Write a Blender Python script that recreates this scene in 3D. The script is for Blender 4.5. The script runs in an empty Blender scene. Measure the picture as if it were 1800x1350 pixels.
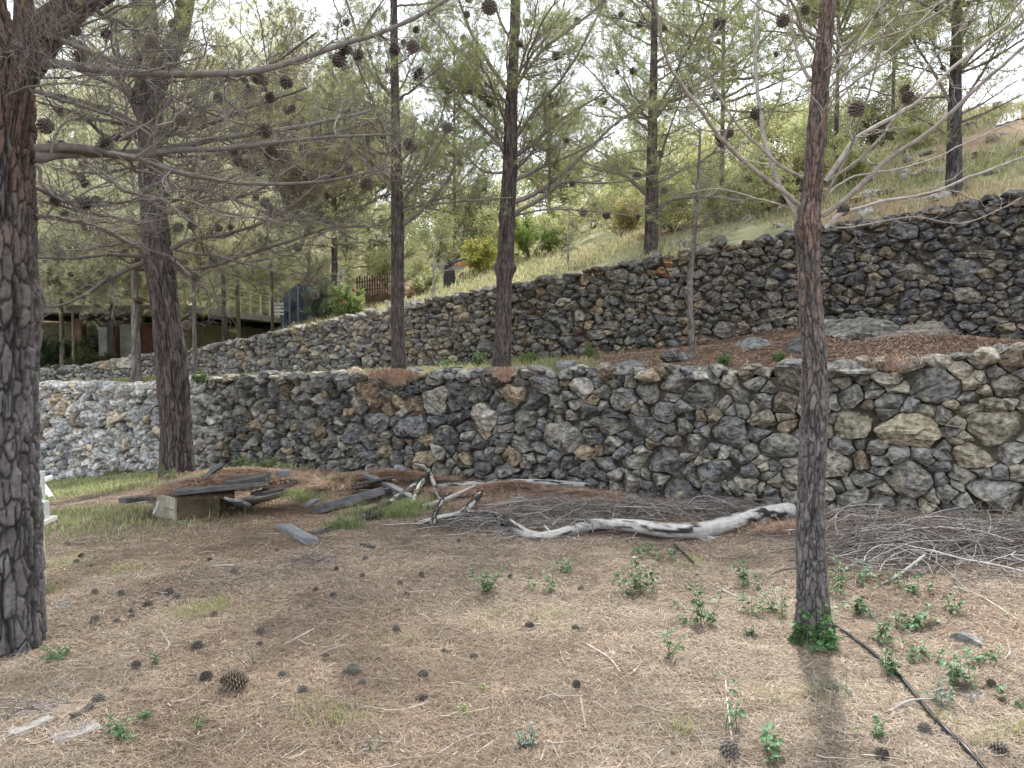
import bpy, math
import numpy as np

# ------------------------------------------------------------------ camera, sky, sun, exposure
SC = bpy.context.scene
COL = SC.collection
F = 1360.0                      # focal length in photo pixels (photo 1800 x 1350)
TH = math.atan(60.0 / F)        # downward pitch
CAMZ = 1.6
cam_d = bpy.data.cameras.new('camera')
cam = bpy.data.objects.new('camera', cam_d)
COL.objects.link(cam)
cam.location = (0, 0, CAMZ)
cam.rotation_euler = (math.pi / 2 - TH, 0, 0)
cam_d.sensor_width = 36
cam_d.lens = F / 1800 * 36
cam_d.clip_start = 0.05
cam_d.clip_end = 3000
SC.camera = cam

SUN_EL, SUN_AZ = math.radians(52), math.radians(17)   # azimuth from +Y towards +X
w = bpy.data.worlds.new('World')
SC.world = w
w.use_nodes = True
nt = w.node_tree
nt.nodes.clear()
out = nt.nodes.new('ShaderNodeOutputWorld')
bg = nt.nodes.new('ShaderNodeBackground')
sky = nt.nodes.new('ShaderNodeTexSky')
sky.sky_type = 'NISHITA'
sky.sun_disc = False
sky.sun_elevation = SUN_EL
sky.sun_rotation = SUN_AZ
sky.dust_density = 4.0
sky.air_density = 1.0
sky.ozone_density = 1.0
# thin bright cloud over most of the sky
tc = nt.nodes.new('ShaderNodeTexCoord')
nz = nt.nodes.new('ShaderNodeTexNoise')
nz.inputs['Scale'].default_value = 2.2
nz.inputs['Detail'].default_value = 6
nt.links.new(tc.outputs['Generated'], nz.inputs['Vector'])
rp = nt.nodes.new('ShaderNodeMapRange')
rp.inputs['From Min'].default_value = 0.35
rp.inputs['From Max'].default_value = 0.6
rp.inputs['To Min'].default_value = 0.55
rp.inputs['To Max'].default_value = 0.95
nt.links.new(nz.outputs['Fac'], rp.inputs['Value'])
mx = nt.nodes.new('ShaderNodeMix')
mx.data_type = 'RGBA'
mx.inputs['B'].default_value = (8.8, 9.3, 10.0, 1)
nt.links.new(sky.outputs['Color'], mx.inputs['A'])
nt.links.new(rp.outputs['Result'], mx.inputs['Factor'])
nt.links.new(mx.outputs['Result'], bg.inputs['Color'])
bg.inputs['Strength'].default_value = 0.095
nt.links.new(bg.outputs[0], out.inputs[0])

sd = bpy.data.lights.new('sun', 'SUN')
sun = bpy.data.objects.new('sun', sd)
COL.objects.link(sun)
sd.energy = 2.5
sd.angle = math.radians(3)
sd.color = (1.0, 0.95, 0.87)
sun.rotation_euler = (math.pi / 2 - SUN_EL, 0, math.pi - SUN_AZ)
SC.view_settings.view_transform = 'Standard'
SC.view_settings.look = 'None'
SC.view_settings.gamma = 1
SC.view_settings.exposure = 1.45
SC.cycles.max_bounces = 10
SC.cycles.diffuse_bounces = 8
SC.cycles.transparent_max_bounces = 4
SC.cycles.use_adaptive_sampling = True
SC.cycles.adaptive_threshold = 0.02

def P(px, py, Y):
    cx, cy = (px - 900) / F, (675 - py) / F
    dy = math.cos(TH) + cy * math.sin(TH)
    dz = -math.sin(TH) + cy * math.cos(TH)
    t = Y / dy
    return np.array([cx * t, Y, CAMZ + dz * t])

def project(pts):
    q = pts - np.array([0, 0, CAMZ])
    d = q[:, 1] * math.cos(TH) - q[:, 2] * math.sin(TH)
    v = q[:, 1] * math.sin(TH) + q[:, 2] * math.cos(TH)
    d = np.maximum(d, 1e-3)
    return 900 + F * q[:, 0] / d, 675 - F * v / d

# ------------------------------------------------------------------ numpy helpers
RG = np.random.default_rng(11)
_tab = np.random.default_rng(5).random(65536)
def _h(ix, iy, iz):
    return _tab[((ix * 73856093) ^ (iy * 19349663) ^ (iz * 83492791)) & 65535]
def vnoise(x, y, z):
    x, y, z = np.broadcast_arrays(np.asarray(x, float), y, z)
    ix, iy, iz = np.floor(x).astype(np.int64), np.floor(y).astype(np.int64), np.floor(z).astype(np.int64)
    fx, fy, fz = x - ix, y - iy, z - iz
    fx, fy, fz = fx*fx*(3-2*fx), fy*fy*(3-2*fy), fz*fz*(3-2*fz)
    r = 0
    for a in (0, 1):
        for b in (0, 1):
            for c in (0, 1):
                r = r + _h(ix+a, iy+b, iz+c) * (fx if a else 1-fx) * (fy if b else 1-fy) * (fz if c else 1-fz)
    return r * 2 - 1
def fbm(x, y, z=0.0, o=4):
    r, a, s = 0, 1.0, 0
    x = np.asarray(x, float); y = np.asarray(y, float); z = np.asarray(z, float)
    for k in range(o):
        r = r + a * vnoise(x + 17.3*k, y + 5.1*k, z + 9.7*k)
        s += a
        a *= 0.5; x = x * 2.03; y = y * 2.03; z = z * 2.03
    return r / s
def cell(u, v, per=None, seed=0):
    iu, iv = np.floor(u).astype(np.int64), np.floor(v).astype(np.int64)
    f1 = np.full(u.shape, 9.0); f2 = np.full(u.shape, 9.0); cid = np.zeros(u.shape)
    for a in (-1, 0, 1):
        for b in (-1, 0, 1):
            cu, cv = iu + a, iv + b
            hu = cu % per if per else cu
            jx = _h(hu, cv, np.int64(seed)); jy = _h(hu, cv, np.int64(seed + 91))
            d = np.hypot(cu + jx - u, cv + jy - v)
            nearer = d < f1
            f2 = np.where(nearer, f1, np.minimum(f2, d))
            cid = np.where(nearer, _h(hu, cv, np.int64(seed + 7)), cid)
            f1 = np.where(nearer, d, f1)
    return f1, f2, cid
def norm(v):
    return v / np.maximum(np.linalg.norm(v, axis=-1, keepdims=True), 1e-9)
def sstep(a, b, x):
    t = np.clip((x - a) / (b - a), 0, 1)
    return t * t * (3 - 2 * t)

class Acc:
    """collects vertices, faces and per-vertex colours; build() links them as one mesh object"""
    def __init__(s):
        s.v, s.f, s.n, s.c = [], [], 0, []
    def add(s, V, Fc, C=None):
        V = np.asarray(V, float).reshape(-1, 3)
        Fc = np.asarray(Fc, np.int64)
        s.v.append(V); s.f.append(Fc + s.n); s.n += len(V)
        if C is None: C = (0.5, 0.5, 0.5)
        C = np.asarray(C, float)
        if C.ndim == 1: C = np.tile(C, (len(V), 1))
        s.c.append(C)
    def build(s, name, mat, parent=None, origin=None, smooth=False, auto_origin=False):
        V = np.concatenate(s.v); C = np.concatenate(s.c)
        if auto_origin:
            origin = np.array([V[:, 0].mean(), V[:, 1].mean(), V[:, 2].min()])
        if origin is not None: V = V - np.asarray(origin)
        me = bpy.data.meshes.new(name)
        me.vertices.add(len(V)); me.vertices.foreach_set('co', V.astype(np.float32).ravel())
        tot = np.concatenate([np.full(len(f), f.shape[1]) for f in s.f])
        li = np.concatenate([f.ravel() for f in s.f])
        me.loops.add(len(li)); me.loops.foreach_set('vertex_index', li.astype(np.int32))
        me.polygons.add(len(tot))
        st = np.concatenate([[0], np.cumsum(tot)[:-1]])
        me.polygons.foreach_set('loop_start', st.astype(np.int32))
        me.polygons.foreach_set('loop_total', tot.astype(np.int32))
        me.polygons.foreach_set('use_smooth', np.full(len(tot), bool(smooth)))
        at = me.color_attributes.new('tint', 'FLOAT_COLOR', 'POINT')
        at.data.foreach_set('color', np.concatenate([C, np.ones((len(C), 1))], 1).astype(np.float32).ravel())
        me.update(calc_edges=True)
        me.materials.append(mat)
        o = bpy.data.objects.new(name, me)
        COL.objects.link(o)
        if parent is not None: o.parent = parent
        elif origin is not None: o.location = origin
        return o

def tag(o, label=None, cat=None, group=None, kind=None):
    if label: o['label'] = label
    if cat: o['category'] = cat
    if group: o['group'] = group
    if kind: o['kind'] = kind
    return o
def empty(name, loc, label, cat, group=None):
    o = bpy.data.objects.new(name, None)
    o.empty_display_size = 0.2
    COL.objects.link(o); o.location = loc
    return tag(o, label, cat, group)

def tubes(PP, RR, sides=4, cap=False):
    """PP (N,K,3), RR (N,K) -> verts, quads of N tapered tubes"""
    N, K, _ = PP.shape
    T = norm(np.gradient(PP, axis=1))
    ref = np.where(np.abs(T[..., 2:3]) > 0.9, np.array([1.0, 0, 0]), np.array([0, 0, 1.0]))
    A = norm(np.cross(T, ref)); B = np.cross(T, A)
    a = np.arange(sides) * 2 * math.pi / sides
    V = PP[:, :, None] + RR[:, :, None, None] * (np.cos(a)[:, None] * A[:, :, None] + np.sin(a)[:, None] * B[:, :, None])
    i = np.arange(N)[:, None, None] * K * sides + np.arange(K - 1)[None, :, None] * sides
    j = np.arange(sides)[None, None, :]; j2 = (j + 1) % sides
    q = np.stack([i + j, i + j2, i + sides + j2, i + sides + j], -1).reshape(-1, 4)
    return V.reshape(-1, 3), q

def smooth_poly(p, n):
    """Catmull-Rom resample of a short polyline (any dimension) to n points"""
    p = np.asarray(p, float)
    if len(p) == 2:
        t = np.linspace(0, 1, n)[:, None]
        return p[0] * (1 - t) + p[1] * t
    q = np.vstack([2 * p[0] - p[1], p, 2 * p[-1] - p[-2]])
    seg = np.linspace(0, len(p) - 1 - 1e-6, n); i = seg.astype(int); t = (seg - i)[:, None]
    a, b, c, d = q[i], q[i + 1], q[i + 2], q[i + 3]
    return 0.5 * (2*b + (c - a)*t + (2*a - 5*b + 4*c - d)*t*t + (3*b - a - 3*c + d)*t**3)

# ------------------------------------------------------------------ materials
def mat(name, rough=0.9, tint=True, base=(0.3, 0.3, 0.3), ns=6.0, var=0.35, second=None, ns2=2.0, lo=0.5, hi=0.65,
        bump=0.0, bscale=40.0, translucent=0.0, spec=0.2, metal=0.0, third=None, ns3=12.0, lo3=0.6, hi3=0.7, stretch=None, bdist=0.01):
    m = bpy.data.materials.new(name)
    m.use_nodes = True
    t = m.node_tree; N = t.nodes; L = t.links
    b = N['Principled BSDF']; b.inputs['Roughness'].default_value = rough
    b.inputs['Specular IOR Level'].default_value = spec
    b.inputs['Metallic'].default_value = metal
    co = N.new('ShaderNodeTexCoord')
    vec = co.outputs['Object']
    if stretch:
        mp = N.new('ShaderNodeMapping'); mp.inputs['Scale'].default_value = stretch
        L.new(vec, mp.inputs['Vector']); vec = mp.outputs['Vector']
    if tint:
        at = N.new('ShaderNodeAttribute'); at.attribute_name = 'tint'; cur = at.outputs['Color']
    else:
        rgb = N.new('ShaderNodeRGB'); rgb.outputs[0].default_value = (*base, 1); cur = rgb.outputs[0]
    def noise(sc, det=5):
        n = N.new('ShaderNodeTexNoise'); n.inputs['Scale'].default_value = sc; n.inputs['Detail'].default_value = det
        n.inputs['Roughness'].default_value = 0.6
        L.new(vec, n.inputs['Vector']); return n.outputs['Fac']
    def rng(src, a, b_, c, d):
        r = N.new('ShaderNodeMapRange'); L.new(src, r.inputs['Value'])
        for k, val in (('From Min', a), ('From Max', b_), ('To Min', c), ('To Max', d)): r.inputs[k].default_value = val
        return r.outputs['Result']
    for colr, sc, a, b_ in ((second, ns2, lo, hi), (third, ns3, lo3, hi3)):
        if colr:
            x = N.new('ShaderNodeMix'); x.data_type = 'RGBA'
            L.new(rng(noise(sc), a, b_, 0, 1), x.inputs['Factor']); L.new(cur, x.inputs['A']); x.inputs['B'].default_value = (*colr, 1)
            cur = x.outputs['Result']
    if var:
        x = N.new('ShaderNodeMix'); x.data_type = 'RGBA'; x.blend_type = 'MULTIPLY'; x.inputs['Factor'].default_value = 1
        L.new(cur, x.inputs['A']); L.new(rng(noise(ns, 7), 0.3, 0.7, 1 - var, 1 + var), x.inputs['B'])
        cur = x.outputs['Result']
    L.new(cur, b.inputs['Base Color'])
    if bump:
        bp = N.new('ShaderNodeBump'); bp.inputs['Strength'].default_value = bump; bp.inputs['Distance'].default_value = bdist
        L.new(noise(bscale, 8), bp.inputs['Height']); L.new(bp.outputs['Normal'], b.inputs['Normal'])
    if translucent:
        tr = N.new('ShaderNodeBsdfTranslucent'); L.new(cur, tr.inputs['Color'])
        ms = N.new('ShaderNodeMixShader'); ms.inputs[0].default_value = translucent
        L.new(b.outputs[0], ms.inputs[1]); L.new(tr.outputs[0], ms.inputs[2])
        L.new(ms.outputs[0], N['Material Output'].inputs['Surface'])
    return m

M = dict(
    stone=mat('limestone', 0.9, True, ns=16, var=0.75, second=(0.28, 0.25, 0.18), ns2=6, lo=0.54, hi=0.72, bump=1.0, bscale=16, bdist=0.04,
              third=(0.33, 0.33, 0.30), ns3=22, lo3=0.60, hi3=0.72, spec=0.1),
    fill=mat('earth_fill', 1.0, False, (0.085, 0.072, 0.058), ns=20, var=0.5),
    soil=mat('needle_soil', 0.95, True, ns=34, var=0.6, second=(.30, .235, .17), ns2=70, lo=.52, hi=.62, third=(.07, .05, .035), ns3=45, lo3=.56, hi3=.66, bump=1.0, bscale=90, bdist=0.03),
    hill=mat('hill_soil', 0.95, True, ns=1.5, var=0.35, bump=1.0, bscale=9, bdist=0.1),
    needle=mat('dry_needle', 0.7, True, ns=3, var=0.15),
    twig=mat('twig_bark', 0.8, True, ns=25, var=0.35),
    bark=mat('pine_bark', 0.9, True, ns=22, var=0.3, bump=0.9, bscale=70, bdist=0.012),
    green=mat('pine_needle', 0.55, True, ns=2.5, var=0.25, translucent=0.5),
    leaf=mat('ivy_leaf', 0.48, True, ns=12, var=0.25, translucent=0.25, spec=0.35),
    grass=mat('grass_blade', 0.6, True, ns=3, var=0.25, translucent=0.4),
    cone=mat('cone_scale', 0.8, True, ns=40, var=0.35),
    wood=mat('weathered_wood', 0.85, True, ns=9, var=0.4, stretch=(1, 1, 1), bump=0.6, bscale=40),
    log=mat('barkless_log', 0.75, True, ns=18, var=0.25, bump=0.6, bscale=30),
    black=mat('black_hose', 0.3, False, (0.012, 0.013, 0.014), ns=30, var=0.3, spec=0.6),
    white=mat('white_paint', 0.5, True, ns=6, var=0.12),
    wall=mat('house_render', 0.9, True, ns=3, var=0.3, second=(0.2, 0.17, 0.12), ns2=1.2, lo=0.5, hi=0.7),
)

# ------------------------------------------------------------------ terrain functions
_lx, _ly, _lzt = [], [], []
LOW = [(1800, 7.0, 618, 915), (1670, 7.3, 628, 912), (1500, 7.6, 643, 905), (1200, 8.3, 652, 893), (1000, 9.0, 652, 880), (700, 10.1, 656, 845),
       (500, 11.0, 660, 822), (335, 11.8, 666, 830), (250, 12.4, 676, 835), (60, 13.6, 677, 850)]
UP = [(1800, 10.0, 335, 606), (1600, 10.7, 375, 596), (1430, 11.3, 405, 572), (1200, 12.1, 442, 608), (1000, 13.0, 484, 628), (800, 14.2, 518, 645),
      (600, 15.6, 560, 656), (420, 17.4, 597, 662), (330, 18.4, 618, 664), (240, 18.8, 626, 668), (150, 19.1, 643, 672), (60, 19.4, 650, 674)]
def _tab_wall(rows, R_, *L_):
    a = [(P(px, pt, d)[0], d, P(px, pt, d)[2], P(px, pb, d)[2]) for px, d, pt, pb in rows]
    a = [R_] + a + list(L_)
    a.sort()
    return np.array(a)
TL = _tab_wall(LOW, (8.2, 5.9, 1.75, 0.25), (-15.0, 15.6, 0.9, -1.2), (-34.0, 20.5, 0.7, -1.6))
TU = _tab_wall(UP, (10.5, 8.6, 4.6, 2.0), (-20.0, 20.4, 1.0, 0.7), (-38.0, 25.5, 0.8, 0.5))
def sm_interp(x, xs, ys, w=0.35):
    return sum(np.interp(np.asarray(x) + k * w, xs, ys) for k in (-1, -0.5, 0, 0.5, 1)) / 5
yl = lambda x: sm_interp(x, TL[:, 0], TL[:, 1])
yu = lambda x: sm_interp(x, TU[:, 0], TU[:, 1])
ztl = lambda x: sm_interp(x, TL[:, 0], TL[:, 2], 0.15)
ztu = lambda x: sm_interp(x, TU[:, 0], TU[:, 2], 0.15)
zbu = lambda x: sm_interp(x, TU[:, 0], TU[:, 3])
_ctl = [(x, y, z) for x, y, _, z in TL if x > -20]
_ctl += [tuple(P(310, 846, 10.4)), tuple(P(100, 900, 8.0)), tuple(P(20, 1130, 4.2)), tuple(P(1430, 1132, 4.2)), (0, 3, 0), (0, 5.5, 0.0), (2.2, 3, 0),
         (-2.2, 3, 0), (0, 0, 0), (4, 0, 0), (-4, 0, 0), (3.4, 5.0, 0.03), (-8, 6, -0.35), (-12, 8, -0.9), (7, 2, 0.1), (-6, 2, -0.1)]
_ctl = np.array(_ctl, float)
def _tps(r2):
    return np.where(r2 > 1e-12, r2 * np.log(np.maximum(r2, 1e-12)), 0)
_A = _tps(((_ctl[:, None, :2] - _ctl[None, :, :2]) ** 2).sum(-1)) + np.eye(len(_ctl)) * 0.5
_Q = np.c_[np.ones(len(_ctl)), _ctl[:, :2]]
_S = np.linalg.solve(np.block([[_A, _Q], [_Q.T, np.zeros((3, 3))]]), np.r_[_ctl[:, 2], 0, 0, 0])
def gbase(x, y):
    x = np.clip(np.asarray(x, float), -16, 8.5); y = np.clip(np.asarray(y, float), -1, 16.5)
    sh = x.shape; x = x.ravel(); y = np.broadcast_to(y, sh).ravel()
    r2 = (x[:, None] - _ctl[:, 0]) ** 2 + (y[:, None] - _ctl[:, 1]) ** 2
    return (_tps(r2) @ _S[:len(_ctl)] + _S[-3] + _S[-2] * x + _S[-1] * y).reshape(sh)
# piles of needles and litter against the wall, behind the log and under the brush
MOUNDS = [(P(690, 840, 9.6)[:2], 0.5, 0.22), (P(900, 850, 8.8)[:2], 0.7, 0.16), (P(1050, 890, 8.0)[:2], 0.8, 0.1), (P(1640, 940, 6.3)[:2], 0.8, 0.12),
          (P(420, 850, 10.0)[:2], 0.6, 0.12), (P(60, 1290, 3.1)[:2], 0.5, 0.05)]
def gz(x, y):
    x = np.asarray(x, float); y = np.asarray(y, float)
    x, y = np.broadcast_arrays(x, y)
    z = gbase(x, y) + 0.035 * fbm(x * 0.9, y * 0.9, 3.3, 3) + 0.012 * fbm(x * 6, y * 6, 1.0, 2)
    for (mx_, my_), s, h in MOUNDS:
        z = z + h * np.exp(-((x - mx_) ** 2 + (y - my_) ** 2) / (2 * s * s))
    return z
def tz(x, y):
    """terrace between the two walls"""
    a, b = yl(x) + 0.05, yu(x)
    t = np.clip((y - a) / (b - a), 0, 1)
    z = (ztl(x) - 0.07) * (1 - t) + zbu(x) * t + 0.05 * fbm(x * 1.1, y * 1.1, 8.0, 3) * np.minimum(1, t * 6)
    for px, py, d, s, h in ((1520, 585, 9.3, 0.9, 0.16), (1290, 610, 9.6, 0.6, 0.12), (1100, 630, 10.5, 0.8, 0.08)):
        q = P(px, py, d)
        z = z + h * np.exp(-((x - q[0]) ** 2 + (y - q[1]) ** 2) / (2 * s * s))
    return z
RY = 46.0
_rp = np.array([(-200, 640), (60, 470), (300, 455), (480, 450), (600, 435), (750, 415), (900, 395), (1100, 345), (1300, 312), (1500, 278), (1650, 250), (1800, 228), (2100, 190)], float)
_rx = (_rp[:, 0] - 900) / F * RY
_rz = np.array([P(a, b, RY)[2] for a, b in _rp])
def hz(x, y):
    """hillside beyond the upper wall"""
    a = yu(x)
    t = np.clip((y - a) / (RY - a), 0, 1)
    e = np.where(x < -5, 1.0 + np.minimum((-5 - x) * 0.25, 1.0), 1.0)
    xr = x * RY / np.maximum(y, 8)
    z = (ztu(x) - 0.12) * (1 - t ** e) + np.interp(xr, _rx, _rz) * t ** e
    z = z + (0.5 * fbm(x * 0.13, y * 0.13, 2, 3) + 0.08 * fbm(x * 0.8, y * 0.8, 5, 3)) * np.minimum(1, (y - a) * 0.15)
    return z - np.maximum(y - RY, 0) * 0.12
def surf(x, y):
    """height of whatever ground is there"""
    x = np.asarray(x, float); y = np.asarray(y, float)
    return np.where(y < yl(x), gz(x, y), np.where(y < yu(x), tz(x, y), hz(x, y)))
def gp(px, py, fn=None, y0=2.2, y1=12.5):
    """world point where the view ray through a photo pixel meets the lower ground (or another surface)"""
    fn = fn or gz
    ys = np.linspace(y0, y1, 400)
    pts = np.array([P(px, py, y) for y in ys])
    d = pts[:, 2] - fn(pts[:, 0], pts[:, 1])
    k = np.where(d < 0)[0]
    q = pts[k[0]] if len(k) else pts[-1]
    return np.array([q[0], q[1], float(fn(q[0], q[1]))])

def sheet(name, X, Y, Z, colr, m):
    n0, n1 = X.shape
    V = np.stack([X, Y, Z], -1).reshape(-1, 3)
    i = (np.arange(n0 - 1)[:, None] * n1 + np.arange(n1 - 1)[None]).ravel()
    a = Acc(); a.add(V, np.stack([i, i + n1, i + n1 + 1, i + 1], -1)[:, ::-1], colr)
    o = a.build(name, m, smooth=True)
    return tag(o, kind='structure')
def axis(lo, a, b, hi, n, m):
    near = np.linspace(a, b, n)
    g = np.geomspace(0.3, 1, m)
    return np.r_[(a - (a - lo) * np.geomspace(0.004, 1, m))[::-1], near, b + (hi - b) * np.geomspace(0.004, 1, m)]
TAN, RED, GRN, DRK = np.array([.16, .115, .08]), np.array([.13, .08, .055]), np.array([.17, .19, .075]), np.array([.12, .09, .065])
def blend(a, b, t): return a * (1 - t[..., None]) + b * t[..., None]
# ground
ax_ = axis(-500, -14, 8, 500, 300, 26); ay_ = axis(-300, 1.5, 14, 700, 230, 26)
X, Y = np.meshgrid(ax_, ay_, indexing='ij')
Yc = np.minimum(Y, yl(X) + 0.3)
Z = gz(X, Yc)
Z = np.where(Y > yl(X) + 0.3, Z - 0.02 * np.minimum(Y - Yc, 60), Z)
t = sstep(-0.1, 0.4, fbm(X * 0.8, Y * 0.8, 4, 4)) * 0.5
C = blend(np.broadcast_to(TAN, X.shape + (3,)), np.broadcast_to(RED, X.shape + (3,)), np.clip(t + 0.3 * sstep(5, 9, Y), 0, 1))
gmask = lambda x, y: sstep(-2.0, -5.5, x) * sstep(5.8, 7.5, y) * sstep(-0.35, 0.2, fbm(x * 0.7, y * 0.7, 6, 3))
C = blend(C, np.broadcast_to(GRN, C.shape), gmask(X, Y) * 0.8)
C = blend(C, np.broadcast_to(DRK, C.shape), sstep(0.15, 0.45, fbm(X * 3, Y * 3, 9, 4)) * 0.5)
sheet('ground', X, Y, Z, C.reshape(-1, 3), M['soil'])
# terrace
xs = np.linspace(-33, 10.4, 560); tt = np.linspace(0, 1, 60)
X = np.repeat(xs[:, None], 60, 1); A, B = yl(X) + 0.12, yu(X) + 0.15
Y = A + (B - A) * tt[None]
C = blend(np.broadcast_to(RED * 0.95, X.shape + (3,)), np.broadcast_to(TAN, X.shape + (3,)), sstep(-0.2, 0.4, fbm(X, Y, 4, 3)))
tmask = lambda x, y: sstep(2.2, 0.5, x) * sstep(-0.35, 0.1, fbm(x * 0.8, y * 0.8, 2, 3))
C = blend(C, np.broadcast_to(GRN * 1.1, C.shape), tmask(X, Y) * 0.8)
sheet('terrace', X, Y, tz(X, Y), C.reshape(-1, 3), M['soil'])
# hillside
xs = axis(-300, -24, 26, 300, 260, 20); ty = np.r_[np.linspace(0, 1, 130), 1 + np.geomspace(0.05, 6, 14)]
X = np.repeat(xs[:, None], len(ty), 1); A = yu(X) + 0.12
Y = A + (RY - A) * ty[None]
Z = hz(X, Y)
yel, org = np.array([.33, .32, .19]), np.array([.36, .24, .16])
C = blend(np.broadcast_to(yel, X.shape + (3,)), np.broadcast_to(org, X.shape + (3,)), sstep(-0.1, 0.35, fbm(X * 0.35, Y * 0.35, 4, 4)))
C = blend(C, np.broadcast_to(np.array([.2, .22, .09]), C.shape), sstep(0.15, 0.5, fbm(X * 0.4, Y * 0.4, 14, 4)) * 0.8)
sheet('hillside', X, Y, Z, C.reshape(-1, 3), M['hill'])

# ------------------------------------------------------------------ dry stone walls
def clip_poly(poly, nx, ny, c):
    """keep nx*x+ny*y <= c"""
    outp = []
    n = len(poly)
    for i in range(n):
        x0, y0 = poly[i]; x1, y1 = poly[(i + 1) % n]
        d0 = nx * x0 + ny * y0 - c; d1 = nx * x1 + ny * y1 - c
        if d0 <= 0: outp.append((x0, y0))
        if d0 * d1 < 0:
            k = d0 / (d0 - d1); outp.append((x0 + (x1 - x0) * k, y0 + (y1 - y0) * k))
    return outp

def facet_rocks(cent, size, rng, nphi=16, nth=9, planes=9, squash=(1, 1, 1)):
    """N free rocks: radius along each direction is cut by random planes. returns verts (N*n,3), quads"""
    N = len(cent)
    th = np.linspace(0.001, math.pi - 0.001, nth); ph = np.arange(nphi) * 2 * math.pi / nphi
    D = np.stack([np.sin(th)[:, None] * np.cos(ph), np.sin(th)[:, None] * np.sin(ph), np.cos(th)[:, None] * np.ones(nphi)], -1).reshape(-1, 3)
    nrm = norm(rng.normal(size=(N, planes, 3)))
    off = rng.uniform(0.55, 1.0, (N, planes))
    dt = np.einsum('nkc,mc->nmk', nrm, D)
    r = np.minimum((off[:, None] / np.maximum(dt, 0.08)).min(-1), 1.15)
    V = D[None] * r[..., None]
    sc = np.asarray(size)
    if sc.ndim == 1: sc = sc[:, None] * np.asarray(squash)
    V = V * sc[:, None]
    V = V + 0.06 * sc.min(-1)[:, None, None] * fbm(V[..., :1] / 0.05 + cent[:, None, :1] * 7, V[..., 1:2] / 0.05, V[..., 2:] / 0.05 + cent[:, None, 1:2], 3)
    a = rng.uniform(0, 6.28, N); ca, sa = np.cos(a)[:, None], np.sin(a)[:, None]
    x, y = V[..., 0] * ca - V[..., 1] * sa, V[..., 0] * sa + V[..., 1] * ca
    V = np.stack([x, y, V[..., 2]], -1) + cent[:, None]
    i = np.arange(nth - 1)[:, None] * nphi + np.arange(nphi)[None]
    i2 = np.arange(nth - 1)[:, None] * nphi + (np.arange(nphi)[None] + 1) % nphi
    q = np.stack([i, i + nphi, i2 + nphi, i2], -1).reshape(-1, 4)
    Q = (q[None] + (np.arange(N) * nphi * nth)[:, None, None]).reshape(-1, 4)
    return V.reshape(-1, 3), Q, nphi * nth

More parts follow.
